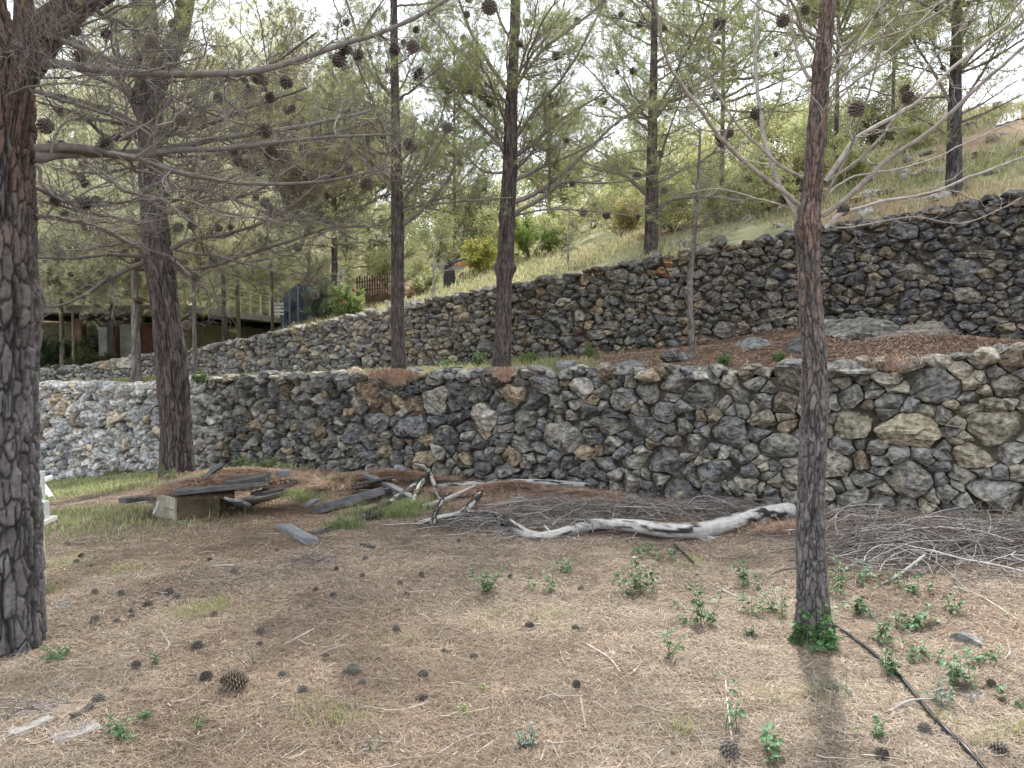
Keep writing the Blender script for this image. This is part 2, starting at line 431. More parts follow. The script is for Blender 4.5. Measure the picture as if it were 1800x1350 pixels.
def wall(name, label, T, yf, zt, zb, x0, x1, levels, seed, colfn, batter, capn, caps, ani, big=None, ng=13):
    rng = np.random.default_rng(seed)
    xs = np.linspace(x0, x1, 3000); ys = yf(xs)
    S = np.r_[0, np.cumsum(np.hypot(np.diff(xs), np.diff(ys)))]
    xof = lambda s: np.interp(s, S, xs)
    L = S[-1]
    ANI = ani
    pts, rad = [], []
    PT = np.zeros((0, 2)); RD = np.zeros(0)
    for r0, r1, tries, over in levels:
        for k in range(tries):
            s = rng.uniform(0, L); x = xof(s)
            b, tp = float(zb(x)) - 0.15, float(zt(x)) + 0.02
            z = rng.uniform(b, tp); r = rng.uniform(r0, r1)
            if big is not None and r > big(x, (z - b) / (tp - b)): continue
            if z + r * 0.75 > tp + 0.03: z = tp + 0.03 - r * 0.75
            if len(RD):
                d = np.hypot((PT[:, 0] - s) / ANI, PT[:, 1] - z)
                if (d < (RD + r) * over).any(): continue
            PT = np.vstack([PT, [s, z]]); RD = np.r_[RD, r]
    nreal = len(RD)
    # ghosts above the top keep the top edge uneven
    gs = np.arange(0, L, 0.09) + rng.uniform(-.03, .03, len(np.arange(0, L, 0.09)))
    gzv = zt(xof(gs)) + 0.09 + rng.uniform(-.035, .035, len(gs))
    PT = np.vstack([PT, np.c_[gs, gzv]]); RD = np.r_[RD, np.full(len(gs), 0.05)]
    U = PT.copy(); U[:, 0] /= ANI
    order = np.argsort(U[:, 0]); rmax = RD.max()
    K = 44
    polys, info = [], []
    for i in range(nreal):
        d = np.hypot(U[:, 0] - U[i, 0], U[:, 1] - U[i, 1])
        near = np.argsort(d)[1:34]
        bx = 2.2 * RD[i] + 0.05
        poly = [(-bx, -bx), (bx, -bx), (bx, bx), (-bx, bx)]
        for j in near:
            dx, dy = U[j] - U[i]
            D = math.hypot(dx, dy)
            if D < 1e-6: continue
            c = (D * D + 0.55 * (RD[i] ** 2 - RD[j] ** 2)) / (2 * D)
            lo_, hi_ = min(i, j), max(i, j)
            c += (1 if i < j else -1) * 0.42 * min(RD[i], RD[j]) * (_tab[(lo_ * 7919 + hi_ * 104729) & 65535] * 2 - 1)
            poly = clip_poly(poly, dx / D, dy / D, c)
            if len(poly) < 3: break
        if len(poly) < 3: continue
        p = np.array(poly); p[:, 0] *= ANI
        e = np.roll(p, -1, 0) - p; l = np.hypot(e[:, 0], e[:, 1])
        per = l.sum()
        if per < 0.08: continue
        cum = np.r_[0, np.cumsum(l)]
        tq = np.linspace(0, per, K, endpoint=False)
        pp = np.vstack([p, p[:1]])
        q = np.c_[np.interp(tq, cum, pp[:, 0]), np.interp(tq, cum, pp[:, 1])]
        q = 0.6 * q + 0.2 * (np.roll(q, 1, 0) + np.roll(q, -1, 0))
        cen = q.mean(0)
        ar = abs(0.5 * np.sum(q[:, 0] * np.roll(q[:, 1], -1) - np.roll(q[:, 0], -1) * q[:, 1]))
        polys.append(q - cen); info.append((PT[i, 0] + cen[0], PT[i, 1] + cen[1], math.sqrt(ar / math.pi)))
    Q = np.array(polys); I = np.array(info); N = len(Q); Rr = I[:, 2]
    # concentric square-to-disc grid for the front face, two more rings for the sides
    n = ng
    g = np.linspace(-1, 1, n); A_, B_ = np.meshgrid(g, g, indexing='ij')
    rho = np.maximum(np.abs(A_), np.abs(B_)).ravel(); fi = np.arctan2(B_, A_).ravel()
    idx = lambda a, b: a * n + b
    ringi = [idx(n - 1, k) for k in range(n)] + [idx(k, n - 1) for k in range(n - 2, -1, -1)] + [idx(0, k) for k in range(n - 2, -1, -1)] + [idx(k, 0) for k in range(1, n - 1)]
    ringi = np.array(ringi)
    nr = len(ringi)
    ang = np.arctan2(Q[..., 1], Q[..., 0]); rad_ = np.hypot(Q[..., 0], Q[..., 1])
    pr_ = np.array([np.interp(fi, ang[k], rad_[k], period=2 * math.pi) for k in range(N)])      # N,n*n
    gap = (0.002 + 0.022 * Rr) * rng.uniform(0.3, 1.6, N)
    pr_ = pr_ * np.maximum(1 - gap[:, None] / pr_, 0.6)
    cx_, sx_ = np.cos(fi), np.sin(fi)
    wob = fbm(cx_ * 1.6 + I[:, :1] * 37, sx_ * 1.6 + I[:, 1:2] * 37, 2.0, 4)
    pr_ = pr_ * (1 + 0.20 * wob)
    rr = pr_ * rho
    gx, gy = rr * cx_, rr * sx_
    np_ = 6
    phi = rng.uniform(0, 2 * math.pi, (N, np_)); m_ = rng.uniform(0.3, 1.9, (N, np_)); a_ = rng.uniform(0.35, 0.9, (N, np_))
    m_[:, 0] *= 0.3; a_[:, 0] *= 0.6
    uu, vv = gx / Rr[:, None], gy / Rr[:, None]
    pj = uu[..., None] * np.cos(phi)[:, None] + vv[..., None] * np.sin(phi)[:, None]
    H = (a_[:, None] - m_[:, None] * pj).min(-1)
    H = np.minimum(H, np.sqrt(np.clip(1 - rho ** 4.5, 0, 1)) * 0.8 + 0.03)
    x3, y3 = gx + I[:, :1], gy + I[:, 1:2]
    tilt_ = rng.normal(size=(N, 1)) * .5
    st_ = y3 + tilt_ * x3
    lay = fbm(x3 * 7 + 9 * rng.random((N, 1)), st_ * 26, 3.0, 3)
    ridg = 1 - np.abs(lay) * 3
    H = H + (0.12 * ridg + 0.16 * np.round(lay * 5) / 5) * (rho < 0.99) + 0.20 * fbm(x3 * 24, y3 * 30, 1.0, 4)
    proud = rng.uniform(-0.04, 0.03, N) - 0.03 * (Rr < 0.05) + 0.1 * (Rr - 0.08).clip(0, 0.1)
    Dp = H * np.minimum(Rr, 0.12)[:, None] * 0.9 + proud[:, None]
    b1x, b1y, b1d = gx[:, ringi], gy[:, ringi], np.minimum(Dp[:, ringi], 9) - 0.06
    gx = np.concatenate([gx, b1x * 1.03, b1x * 0.9], 1); gy = np.concatenate([gy, b1y * 1.03, b1y * 0.9], 1)
    Dp = np.concatenate([Dp, b1d, np.broadcast_to(proud[:, None] - 0.3, b1d.shape)], 1)
    NV = n * n + 2 * nr
    x3, y3 = gx + I[:, :1], gy + I[:, 1:2]
    x3, y3 = x3 + 0.075 * fbm(x3 * 3.0, y3 * 4.0, 5.0, 3), y3 + 0.06 * fbm(x3 * 3.2, y3 * 3.0, 15.0, 3)
    s3, z3 = x3.ravel(), y3.ravel()
    xx = xof(s3); yy = np.interp(s3, S, ys)
    tx = np.interp(s3 + 0.05, S, xs) - np.interp(s3 - 0.05, S, xs); ty_ = np.interp(s3 + 0.05, S, ys) - np.interp(s3 - 0.05, S, ys)
    tl = np.hypot(tx, ty_) + 1e-9
    nx, ny = ty_ / tl, -tx / tl                                     # towards the camera side
    dd = Dp.ravel() - batter * (z3 - zb(xx))
    V = np.c_[xx + nx * dd, yy + ny * dd, z3]
    ii = (np.arange(n - 1)[:, None] * n + np.arange(n - 1)[None]).ravel()
    q1 = np.stack([ii, ii + n, ii + n + 1, ii + 1], -1)
    k = np.arange(nr); k2 = (k + 1) % nr; o1, o2 = n * n, n * n + nr
    q2 = np.stack([ringi[k], o1 + k, o1 + k2, ringi[k2]], -1); q3 = np.stack([o1 + k, o2 + k, o2 + k2, o1 + k2], -1)
    q = np.concatenate([q1, q2, q3])
    Qd = (q[None] + (np.arange(N) * NV)[:, None, None]).reshape(-1, 4)
    xc = xof(I[:, 0])
    col = colfn(N, rng, xc, I[:, 1], Rr)
    a = Acc(); a.add(V, Qd, np.repeat(col, NV, 0))
    # loose top stones
    sx = rng.uniform(0, L, capn); xx = xof(sx); yy = yf(xx) + rng.uniform(0.0, 0.32, capn) + batter
    sz = rng.uniform(caps[0], caps[1], capn)
    cc = np.c_[xx, yy, zt(xx) + rng.uniform(-0.06, 0.015, capn)]
    size = np.c_[sz * rng.uniform(1, 1.9, capn), sz * rng.uniform(0.8, 1.3, capn), sz * rng.uniform(0.45, 0.8, capn)]
    V2, Q2, nv = facet_rocks(cc, size, rng)
    c2 = colfn(capn, rng, xx, cc[:, 2], sz) * 1.15
    a.add(V2, Q2, np.repeat(c2, nv, 0))
    root = empty(name, (0, 0, 0), label, 'wall')
    a.build('stonework', M['stone'], root, smooth=False)
    # rubble fill behind the face
    f = Acc(); n = 400; s = np.linspace(0, L, n); xx = xof(s); yy = yf(xx)
    zz0, zz1 = zb(xx) - 0.4, zt(xx) - 0.1
    V = np.concatenate([np.c_[xx, yy + 0.13, zz0], np.c_[xx, yy + 0.13 + batter, zz1], np.c_[xx, yy + 0.45, zz1]])
    i = np.arange(n - 1)
    f.add(V, np.concatenate([np.stack([i, i + 1, i + 1 + n, i + n], -1), np.stack([i + n, i + n + 1, i + 1 + 2 * n, i + 2 * n], -1)]))
    f.build('rubble_fill', M['fill'], root)
    # needles lying over the top and in the joints
    return root

def pick(rng, n, pal, w):
    pal = np.array(pal); k = rng.choice(len(pal), n, p=np.array(w) / sum(w))
    return pal[k] * rng.uniform(0.75, 1.3, (n, 1))
PAL = [(.12, .122, .122), (.088, .088, .088), (.17, .165, .15), (.24, .20, .145), (.14, .11, .08), (.125, .13, .138), (.26, .25, .23), (.25, .15, .08)]
def col_low(n, rng, x, z, r):
    a = pick(rng, n, PAL, [6, 2, 6, 1.2, 1.2, 1.4, 1.8, 0.04]) * 1.12 * np.array([1.03, 1.0, .95])
    b = pick(rng, n, [(.44, .43, .415), (.52, .49, .45), (.34, .34, .34), (.50, .42, .32)], [4, 3, 3, 1])
    t = sstep(-4.0, -5.6, x)  # left stretch paler: its open-sky brightness is put into the stone colour
    c = pick(rng, n, [(.25, .24, .215), (.33, .30, .24), (.20, .197, .185), (.36, .32, .23), (.2, .15, .1)], [4, 3, 4, 2, .6])
    t2 = sstep(1.0, 4.0, x) * 0.75
    return blend(blend(a, c, t2), b, t)
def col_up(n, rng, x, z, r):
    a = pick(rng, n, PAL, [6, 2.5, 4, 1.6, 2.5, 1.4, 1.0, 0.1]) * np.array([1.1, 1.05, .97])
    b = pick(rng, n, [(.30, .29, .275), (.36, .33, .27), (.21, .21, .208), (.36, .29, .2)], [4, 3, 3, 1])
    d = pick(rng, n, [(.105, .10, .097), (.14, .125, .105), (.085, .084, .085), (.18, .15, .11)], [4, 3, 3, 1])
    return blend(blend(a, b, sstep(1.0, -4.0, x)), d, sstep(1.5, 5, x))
def zbl(x): return gbase(x, yl(x)) - 0.1
zb_l = lambda x: gz(np.asarray(x, float), yl(x))
wall('stone_wall', 'lower dry stone wall of big grey boulders behind the fallen white log', TL, yl, ztl, zb_l, -24.0, 8.0,
     [(0.16, 0.23, 1100, 0.9), (0.10, 0.16, 3400, 0.88), (0.055, 0.095, 14000, 0.88), (0.028, 0.05, 34000, 0.88)], 3, col_low, 0.03, 260, (0.05, 0.13), 1.35, lambda x, t: (0.24 if x > 1.5 else 0.22 if t > .45 else 0.12) * (1 if x > -2 else .85), 21)
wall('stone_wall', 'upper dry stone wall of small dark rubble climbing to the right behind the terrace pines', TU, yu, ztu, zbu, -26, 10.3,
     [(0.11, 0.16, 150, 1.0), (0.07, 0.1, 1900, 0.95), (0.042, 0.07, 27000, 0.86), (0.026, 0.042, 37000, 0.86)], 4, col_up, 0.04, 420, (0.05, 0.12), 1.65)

# ------------------------------------------------------------------ pine cones
def cone_mesh(acc, L=0.085, W=0.03, openness=0.6, n=70, col=(.08, .064, .052), tip=(.24, .215, .19), at=(0, 0, 0)):
    """scales spiral round an ovoid core, tip pointing to -Z"""
    k = np.arange(n); t = (k + 0.5) / n
    r = W * np.sin(math.pi * np.clip(t * 0.86 + 0.12, 0, 1)) ** 0.75
    a = k * 2.39996
    z = -L * t
    rad = np.stack([np.cos(a), np.sin(a), np.zeros(n)], -1); tan = np.stack([-np.sin(a), np.cos(a), np.zeros(n)], -1)
    up = np.array([0, 0, 1.0])
    d = norm(rad + up * (-0.75 + 1.1 * (1 - t))[:, None] * openness)
    s = W * 0.42 * (0.5 + np.sin(math.pi * t))[:, None]
    c0 = rad * (r * 0.45)[:, None] + z[:, None] * up
    c1 = rad * r[:, None] * 1.0 + z[:, None] * up + d * s * 0.6
    nn = norm(np.cross(tan, d))
    V = np.stack([c0 - tan * s * 0.3, c0 + tan * s * 0.3, c1 + tan * s * 0.62 - d * s * .25, c1 + d * s * 0.35, c1 - tan * s * 0.62 - d * s * .25, c1 + nn * s * 0.32 - d * s * .1], 1)
    fc = np.array([[0, 1, 2], [0, 2, 5], [0, 5, 4], [5, 2, 3], [5, 3, 4]])
    Fc = (fc[None] + (np.arange(n) * 6)[:, None, None]).reshape(-1, 3)
    C = np.tile(np.array([col, col, tip, tip, tip, col]), (n, 1))
    acc.add(V.reshape(-1, 3) + np.asarray(at), Fc, C)
    th = np.linspace(0, 1, 7)
    PPc = np.stack([np.zeros(7), np.zeros(7), -L * th], -1)[None] + np.asarray(at); RRc = (W * 0.62 * np.sin(math.pi * np.clip(th * .86 + .12, 0, 1)))[None]
    v, q = tubes(PPc, RRc, 8); acc.add(v, q, col)
_ac = Acc(); cone_mesh(_ac, 0.09, 0.034, 0.8, 64)
v_, q_ = tubes(np.array([[[0, 0, 0.03], [0.003, 0, 0.012], [0, 0, -0.01]]]), np.array([[.004, .004, .006]]), 5); _ac.add(v_, q_, (.1, .08, .06))
CONE0 = _ac.build('pine_cone', M['cone']); CONE_ME = CONE0.data
bpy.data.objects.remove(CONE0)

# ------------------------------------------------------------------ trees
def trunk_mesh(ctr, rad, nsides, dz, rng, nu=14, nv=9.0, amp=0.10, flare=0.35, knobs=(), cols=((.10, .085, .075), (.15, .13, .12)), red=None, redz=(1.6, 2.4)):
    """ctr (n,3), rad (n,) coarse axis. bark plates: cells stretched along the trunk"""
    seg = np.r_[0, np.cumsum(np.linalg.norm(np.diff(ctr, axis=0), axis=1))]
    n = max(8, int(seg[-1] / dz)); s = np.linspace(0, seg[-1], n)
    Cc = smooth_poly(np.c_[ctr, rad], 400)
    ss = np.r_[0, np.cumsum(np.linalg.norm(np.diff(Cc[:, :3], axis=0), axis=1))]
    Q = np.stack([np.interp(s, ss * seg[-1] / ss[-1], Cc[:, k]) for k in range(4)], -1)
    A = Q[:, :3]; r = Q[:, 3]
    T = norm(np.gradient(A, axis=0)); Bx = norm(np.cross(T, np.array([0, 1.0, 0]))); By = np.cross(T, Bx)
    th = np.arange(nsides) / nsides
    U, S = np.meshgrid(th * nu, s * nv, indexing='xy')
    wu = 0.35 * fbm(U * 0.9, S * 0.9, 1.0, 3) * np.sin(math.pi * th)[None]; wv = 0.4 * fbm(np.cos(th * 2 * math.pi)[None] * 3 + 0 * S, np.sin(th * 2 * math.pi)[None] * 3 + 0 * S, S * 0.8, 3)
    f1, f2, cid = cell(U + wu, S + wv, nu, 3)
    sy = np.sin(th * 2 * math.pi)[None] * np.ones_like(S); cy_ = np.cos(th * 2 * math.pi)[None] * np.ones_like(S)
    kb = nu / 2 / math.pi
    n1 = fbm(cy_ * kb + 40, sy * kb, S * .55, 3) + .25 * fbm(cy_ * kb * 2.5, sy * kb * 2.5, S * 1.2, 2)
    e = np.minimum(sstep(0.01, 0.15, np.abs(n1)), 0.2 + 0.8 * sstep(0.02, 0.16, f2 - f1))
    fine = fbm(cy_ * 7, sy * 7, S * 1.3, 4)
    h = s[:, None]
    fl = flare * np.exp(-h / 0.13) * (1 + 0.35 * np.cos(th * 2 * math.pi * 4 + 1.0)[None]) + 0.1 * np.exp(-h / 0.5)
    dis = amp * (e - 1 + 0.6 * cid + 0.55 * fine + 0.22 * fbm(U * 2.5, S * 6, 5.0, 3)) + fl + 0.03 * fbm(cy_ * 1.5, sy * 1.5, S * 0.2, 2)
    for kh, ka, ks, kr in knobs:                       # height, angle, sharpness, size
        dd = ((h - kh) / ks) ** 2 + ((1 - np.cos(th * 2 * math.pi - ka))[None] * 2.2 * (r[:, None] / ks) ** 2 * 0.5)
        dis = dis + kr * np.exp(-dd)
    rr = r[:, None] * (0.93 + dis)
    V = A[:, None] + rr[..., None] * (np.cos(th * 2 * math.pi)[None, :, None] * Bx[:, None] + np.sin(th * 2 * math.pi)[None, :, None] * By[:, None])
    c0, c1 = np.array(cols[0]), np.array(cols[1])
    C = c0 + (c1 - c0) * (cid * 0.6 + 0.4 * (fine * .5 + .5))[..., None]
    if red is not None:
        k = sstep(redz[0], redz[1], V[..., 2]) * sstep(0.35, 0.7, cid * 0.6 + 0.5 * (fine * .5 + .5) + 0.15 * sstep(redz[0], redz[1] + 1.0, V[..., 2]))
        C = C * (1 - k[..., None]) + np.array(red) * k[..., None]
    C = C * (0.32 + 0.68 * e)[..., None] * (1.05 + .28 * fbm(U * 2.5, S * 4, 9.0, 3))[..., None]               # colour darker along the furrows between the plates
    i = np.arange(n - 1)[:, None] * nsides; j = np.arange(nsides)[None]; j2 = (j + 1) % nsides
    q = np.stack([i + j, i + j2, i + nsides + j2, i + nsides + j], -1).reshape(-1, 4)
    return V.reshape(-1, 3), q, C.reshape(-1, 3), A, r

def spawn(PP, RR, rng, n, a0, a1, L0, L1, K, t0=0.15, lift=0.25, wig=0.12, flat=0.6, rf=0.55, rmin=0.0011, shorter=0.6):
    """n side shoots on every one of the N parent shoots"""
    N, Kp, _ = PP.shape
    t = rng.uniform(t0, 0.98, (N, n)) * (Kp - 1)
    i = np.minimum(t.astype(int), Kp - 2); f = (t - i)[..., None]; ar = np.arange(N)[:, None]
    pos = PP[ar, i] * (1 - f) + PP[ar, i + 1] * f
    tan = norm(PP[ar, i + 1] - PP[ar, i])
    r0 = RR[ar, i] * (1 - f[..., 0]) + RR[ar, i + 1] * f[..., 0]
    rv = rng.normal(size=pos.shape); rv[..., 2] *= flat
    side = norm(rv - (rv * tan).sum(-1, keepdims=True) * tan)
    ang = rng.uniform(a0, a1, (N, n))[..., None]
    d = tan * np.cos(ang) + side * np.sin(ang)
    L = rng.uniform(L0, L1, (N, n)) * (1 - shorter * t / (Kp - 1))
    u = np.linspace(0, 1, K)
    bend = norm(rng.normal(size=pos.shape)) * 0.25
    Q = pos[..., None, :] + L[..., None, None] * (u[:, None] * d[..., None, :] + (u ** 2)[:, None] * (bend[..., None, :] + np.array([0, 0, lift])))
    w_ = np.cumsum(rng.normal(size=Q.shape) * wig / K, axis=2) * L[..., None, None]; w_[:, :, 0] = 0
    Q = Q + w_
    R_ = np.maximum(np.minimum(r0 * rf, L * 0.012 + 0.001), rmin)[..., None] * (1 - 0.75 * u)
    R_ = np.maximum(R_, rmin * 0.6)
    return Q.reshape(-1, K, 3), R_.reshape(-1, K)

def needles(pts, dirs, rng, n, L, W, spread=0.8, cols=((.10, .14, .05), (.16, .18, .07))):
    """n thin tapering needles in a tuft at every point"""
    N = len(pts)
    if N == 0: return None
    d = norm(dirs[:, None] + rng.normal(size=(N, n, 3)) * spread)
    base = pts[:, None] - dirs[:, None] * rng.uniform(0, 0.05, (N, n, 1))
    l = L * rng.uniform(0.6, 1.15, (N, n, 1))
    s = norm(np.cross(d, rng.normal(size=(N, n, 3)))) * W * 0.5
    V = np.stack([base - s, base + s, base + d * l + np.array([0, 0, -0.12]) * l], 2)
    Fc = np.arange(N * n * 3).reshape(-1, 3)
    c0, c1 = np.array(cols[0]), np.array(cols[1])
    C = c0 + (c1 - c0) * rng.random((N, 1, 1, 1)) * np.ones((1, n, 3, 1))
    C = C * rng.uniform(0.8, 1.2, (N, n, 1, 1))
    return V.reshape(-1, 3), Fc, C.reshape(-1, 3)

TWIGC = ((.15, .125, .105), (.28, .25, .225))
def limb_path(a, az, el, L, K, rng, up=0.15):
    u = np.linspace(0, 1, K)[:, None]
    d = np.array([math.cos(el) * math.cos(az), math.cos(el) * math.sin(az), math.sin(el)])
    p = np.asarray(a) + L * (u * d + u * u * np.array([0, 0, up]) + 0.12 * u * u * rng.normal(size=3))
    w_ = np.cumsum(rng.normal(size=(K, 3)) * 0.025, 0) * L / math.sqrt(K) * 1.2; w_[0] = 0
    return p + w_

def pine(label, Y, tpx, ext, limbs=(), auto=(), seed=0, sides=48, dz=0.02, bark={}, forks=(), sub=(14, 8, 2), subL=((.35, .9), (.12, .4), (.05, .16)),
         nd=None, cones=(), ncones=0, twigc=TWIGC, twr=0.0011, group='pines on the stone terraces', name='pine_tree', dead=0.0, ysurf=None, cone_s=1.0, tw_sides=3, ndead=0):
    rng = np.random.default_rng(seed)
    c = [P(px, py, Y + (e[0] if e else 0)) for px, py, wd, *e in tpx]; r = [wd / 2 / F * Y for px, py, wd, *e in tpx]
    c = np.array(c); r = np.array(r)
    base = c[0].copy()
    if ysurf is not None:
        base[2] = float(ysurf(base[0], base[1])) ; 
    c = np.vstack([c[0] + (c[0] - c[1]) / np.linalg.norm(c[0] - c[1]) * 0.25 * 0 + np.array([0, 0, min(0, base[2] - c[0][2]) - 0.12]), c]); r = np.r_[r[0], r]
    for e in ext:                                       # dx, dy, dz, r beyond the frame
        c = np.vstack([c, c[-1] + np.array(e[:3])]); r = np.r_[r, e[3]]
    root = empty(name, base, label, 'tree', group)
    V, q, C, A, rr = trunk_mesh(c, r, sides, dz, rng, **bark)
    tk = Acc(); tk.add(V, q, C)
    mains = [(A, rr)]
    for fk in forks:
        fc = np.array([P(px, py, Y + dy) for px, py, wd, dy in fk[0]]); fr = np.array([wd / 2 / F * Y for px, py, wd, dy in fk[0]])
        for e in fk[1]:
            fc = np.vstack([fc, fc[-1] + np.array(e[:3])]); fr = np.r_[fr, e[3]]
        bk = dict(bark); bk['flare'] = 0.0; bk['knobs'] = ()
        V, q, C, A2, rr2 = trunk_mesh(fc, fr, max(16, sides // 2), dz, rng, **bk)
        tk.add(V, q, C); mains.append((A2, rr2))
    tk.build('trunk', M['bark'], root, base, smooth=True)
    prim = []
    for lb in limbs:                                    # pixel points, w0, w1, end depth change, live, sub-shoot factor
        pts, w0, w1, dY = lb[:4]
        live = lb[4] if len(lb) > 4 else 0.0; dens = lb[5] if len(lb) > 5 else 1.0
        k = len(pts)
        ln = np.r_[0, np.cumsum([math.dist(pts[i], pts[i + 1]) for i in range(k - 1)])]; ln /= ln[-1]
        pp = np.array([P(px, py, Y + dY * t) for (px, py), t in zip(pts, ln)])
        pp = smooth_poly(pp, 26)
        wg = np.cumsum(rng.normal(size=(26, 3)), 0) * 0.004 * np.linalg.norm(pp[-1] - pp[0]) / 2; wg[0] = 0
        pp = pp + wg
        rd = np.linspace(w0, w1, 26) / 2 / F * Y
        prim.append((pp, rd, live, dens))
    for mi, z0, z1, n, L0, L1, el0, el1, r0, live, dens, azr in auto:
        A_, r_ = mains[mi]
        for k in range(n):
            zz = rng.uniform(z0, z1); i = int(np.argmin(np.abs(A_[:, 2] - zz)))
            az = rng.uniform(*azr)
            L = rng.uniform(L0, L1)
            prim.append((limb_path(A_[i], az, math.radians(rng.uniform(el0, el1)), L, 18, rng), np.linspace(r0, r0 * 0.2, 18) * rng.uniform(0.7, 1.2), live, dens))
    woodpts, tips, crown = [], [], Acc()
    order = sorted(range(len(prim)), key=lambda k: -len(prim[k][0]))
    rest = Acc(); nb = 0
    for kk in range(len(prim)):
        pp, rd, live, dens = prim[kk]
        own = nb < 40
        acc = Acc() if own else rest
        Lp = np.linalg.norm(np.diff(pp, axis=0), axis=1).sum()
        lvl0 = tubes(pp[None], rd[None], 8)
        c0, c1 = np.array(twigc[0]), np.array(twigc[1])
        acc.add(lvl0[0], lvl0[1], c0 + (c1 - c0) * rng.uniform(0.1, 0.5))
        n1 = max(3, int(sub[0] * Lp * dens))
        sc = min(1.0, Lp / 1.6) ** 0.7
        P1, R1 = spawn(pp[None], rd[None], rng, n1, 0.5, 1.15, subL[0][0] * sc, subL[0][1] * sc, 8, 0.12, 0.2, 0.3, 0.5, rmin=twr * 1.3)
        P2, R2 = spawn(P1, R1, rng, max(1, sub[1]), 0.4, 1.1, subL[1][0] * sc, subL[1][1] * sc, 6, 0.1, 0.25, 0.35, 0.6, rmin=twr * 1.1)
        levels = [(P1, R1, 4), (P2, R2, tw_sides)]
        if sub[2]:
            P3, R3 = spawn(P2, R2, rng, sub[2], 0.4, 1.0, subL[2][0], subL[2][1], 4, 0.2, 0.3, 0.3, 0.8, rmin=twr)
            levels.append((P3, R3, tw_sides))
        for PPx, RRx, sd_ in levels:
            v, q = tubes(PPx, RRx, sd_)
            tt_ = rng.random(len(PPx)) ** 1.5
            cc = np.repeat(c0 + (c1 - c0) * tt_[:, None], PPx.shape[1] * sd_, 0)
            acc.add(v, q, cc)
        woodpts.append(pp); woodpts.append(P1.reshape(-1, 3)); woodpts.append(P2[:, -1])
        if live > 0 and nd:
            last = levels[-1][0]
            for lv in levels[-2:]:
                e = lv[0]; m_ = rng.random(len(e)) < live
                tp = e[m_][:, -1]; dr = norm(e[m_][:, -1] - e[m_][:, -2])
                g = needles(tp, dr, rng, nd[0], nd[1], nd[2], nd[3], nd[4])
                if g: crown.add(*g)
                mid = e[m_][:, -2]
                g = needles(mid, dr, rng, max(2, nd[0] // 2), nd[1], nd[2], nd[3], nd[4])
                if g: crown.add(*g)
        if ndead:
            e = levels[-1][0]; m_ = rng.random(len(e)) < ndead
            g = needles(e[m_][:, -1], norm(e[m_][:, -1] - e[m_][:, -2]), rng, 6, 0.07, 0.0018, 0.8, ((.30, .16, .07), (.36, .22, .10)))
            if g: crown.add(*g)
        if own:
            acc.build('branch', M['twig'], root, base, smooth=True); nb += 1
    if rest.v: rest.build('branch', M['twig'], root, base, smooth=True)
    if crown.v: crown.build('crown', M['green'], root, base)
    # cones hang where the photo shows them (nearest wood along that line of sight) and here and there elsewhere
    W = np.concatenate(woodpts) if woodpts else np.zeros((0, 3))
    if len(W):
        u_, v_ = project(W)
        at = []
        for px, py in cones:
            d = np.hypot(u_ - px, v_ - py); k = int(np.argmin(d))
            p_ = W[k]
            if d[k] < 30: p_ = P(px, py - 8, W[k][1])
            at.append(p_)
        if ncones:
            vis = np.where((u_ > -100) & (u_ < 1900) & (v_ > -200))[0]
            if len(vis): at += list(W[rng.choice(vis, ncones)])
        for p_ in at[:100]:
            o = bpy.data.objects.new('pine_cone', CONE_ME); COL.objects.link(o); o.parent = root
            o.location = p_ - base
            s_ = cone_s * rng.uniform(0.7, 1.1)
            o.scale = (s_, s_, s_); o.rotation_euler = (rng.uniform(-1.2, 1.2), rng.uniform(-1.2, 1.2), rng.uniform(0, 6))
    return root

PI = math.pi
GREY = ((.075, .066, .062), (.17, .158, .155))
BROWN = ((.066, .051, .045), (.135, .112, .103))
FULL = (0, 2 * PI)
ND = (9, 0.10, 0.0020, 0.55, ((.24, .27, .09), (.40, .40, .18)))
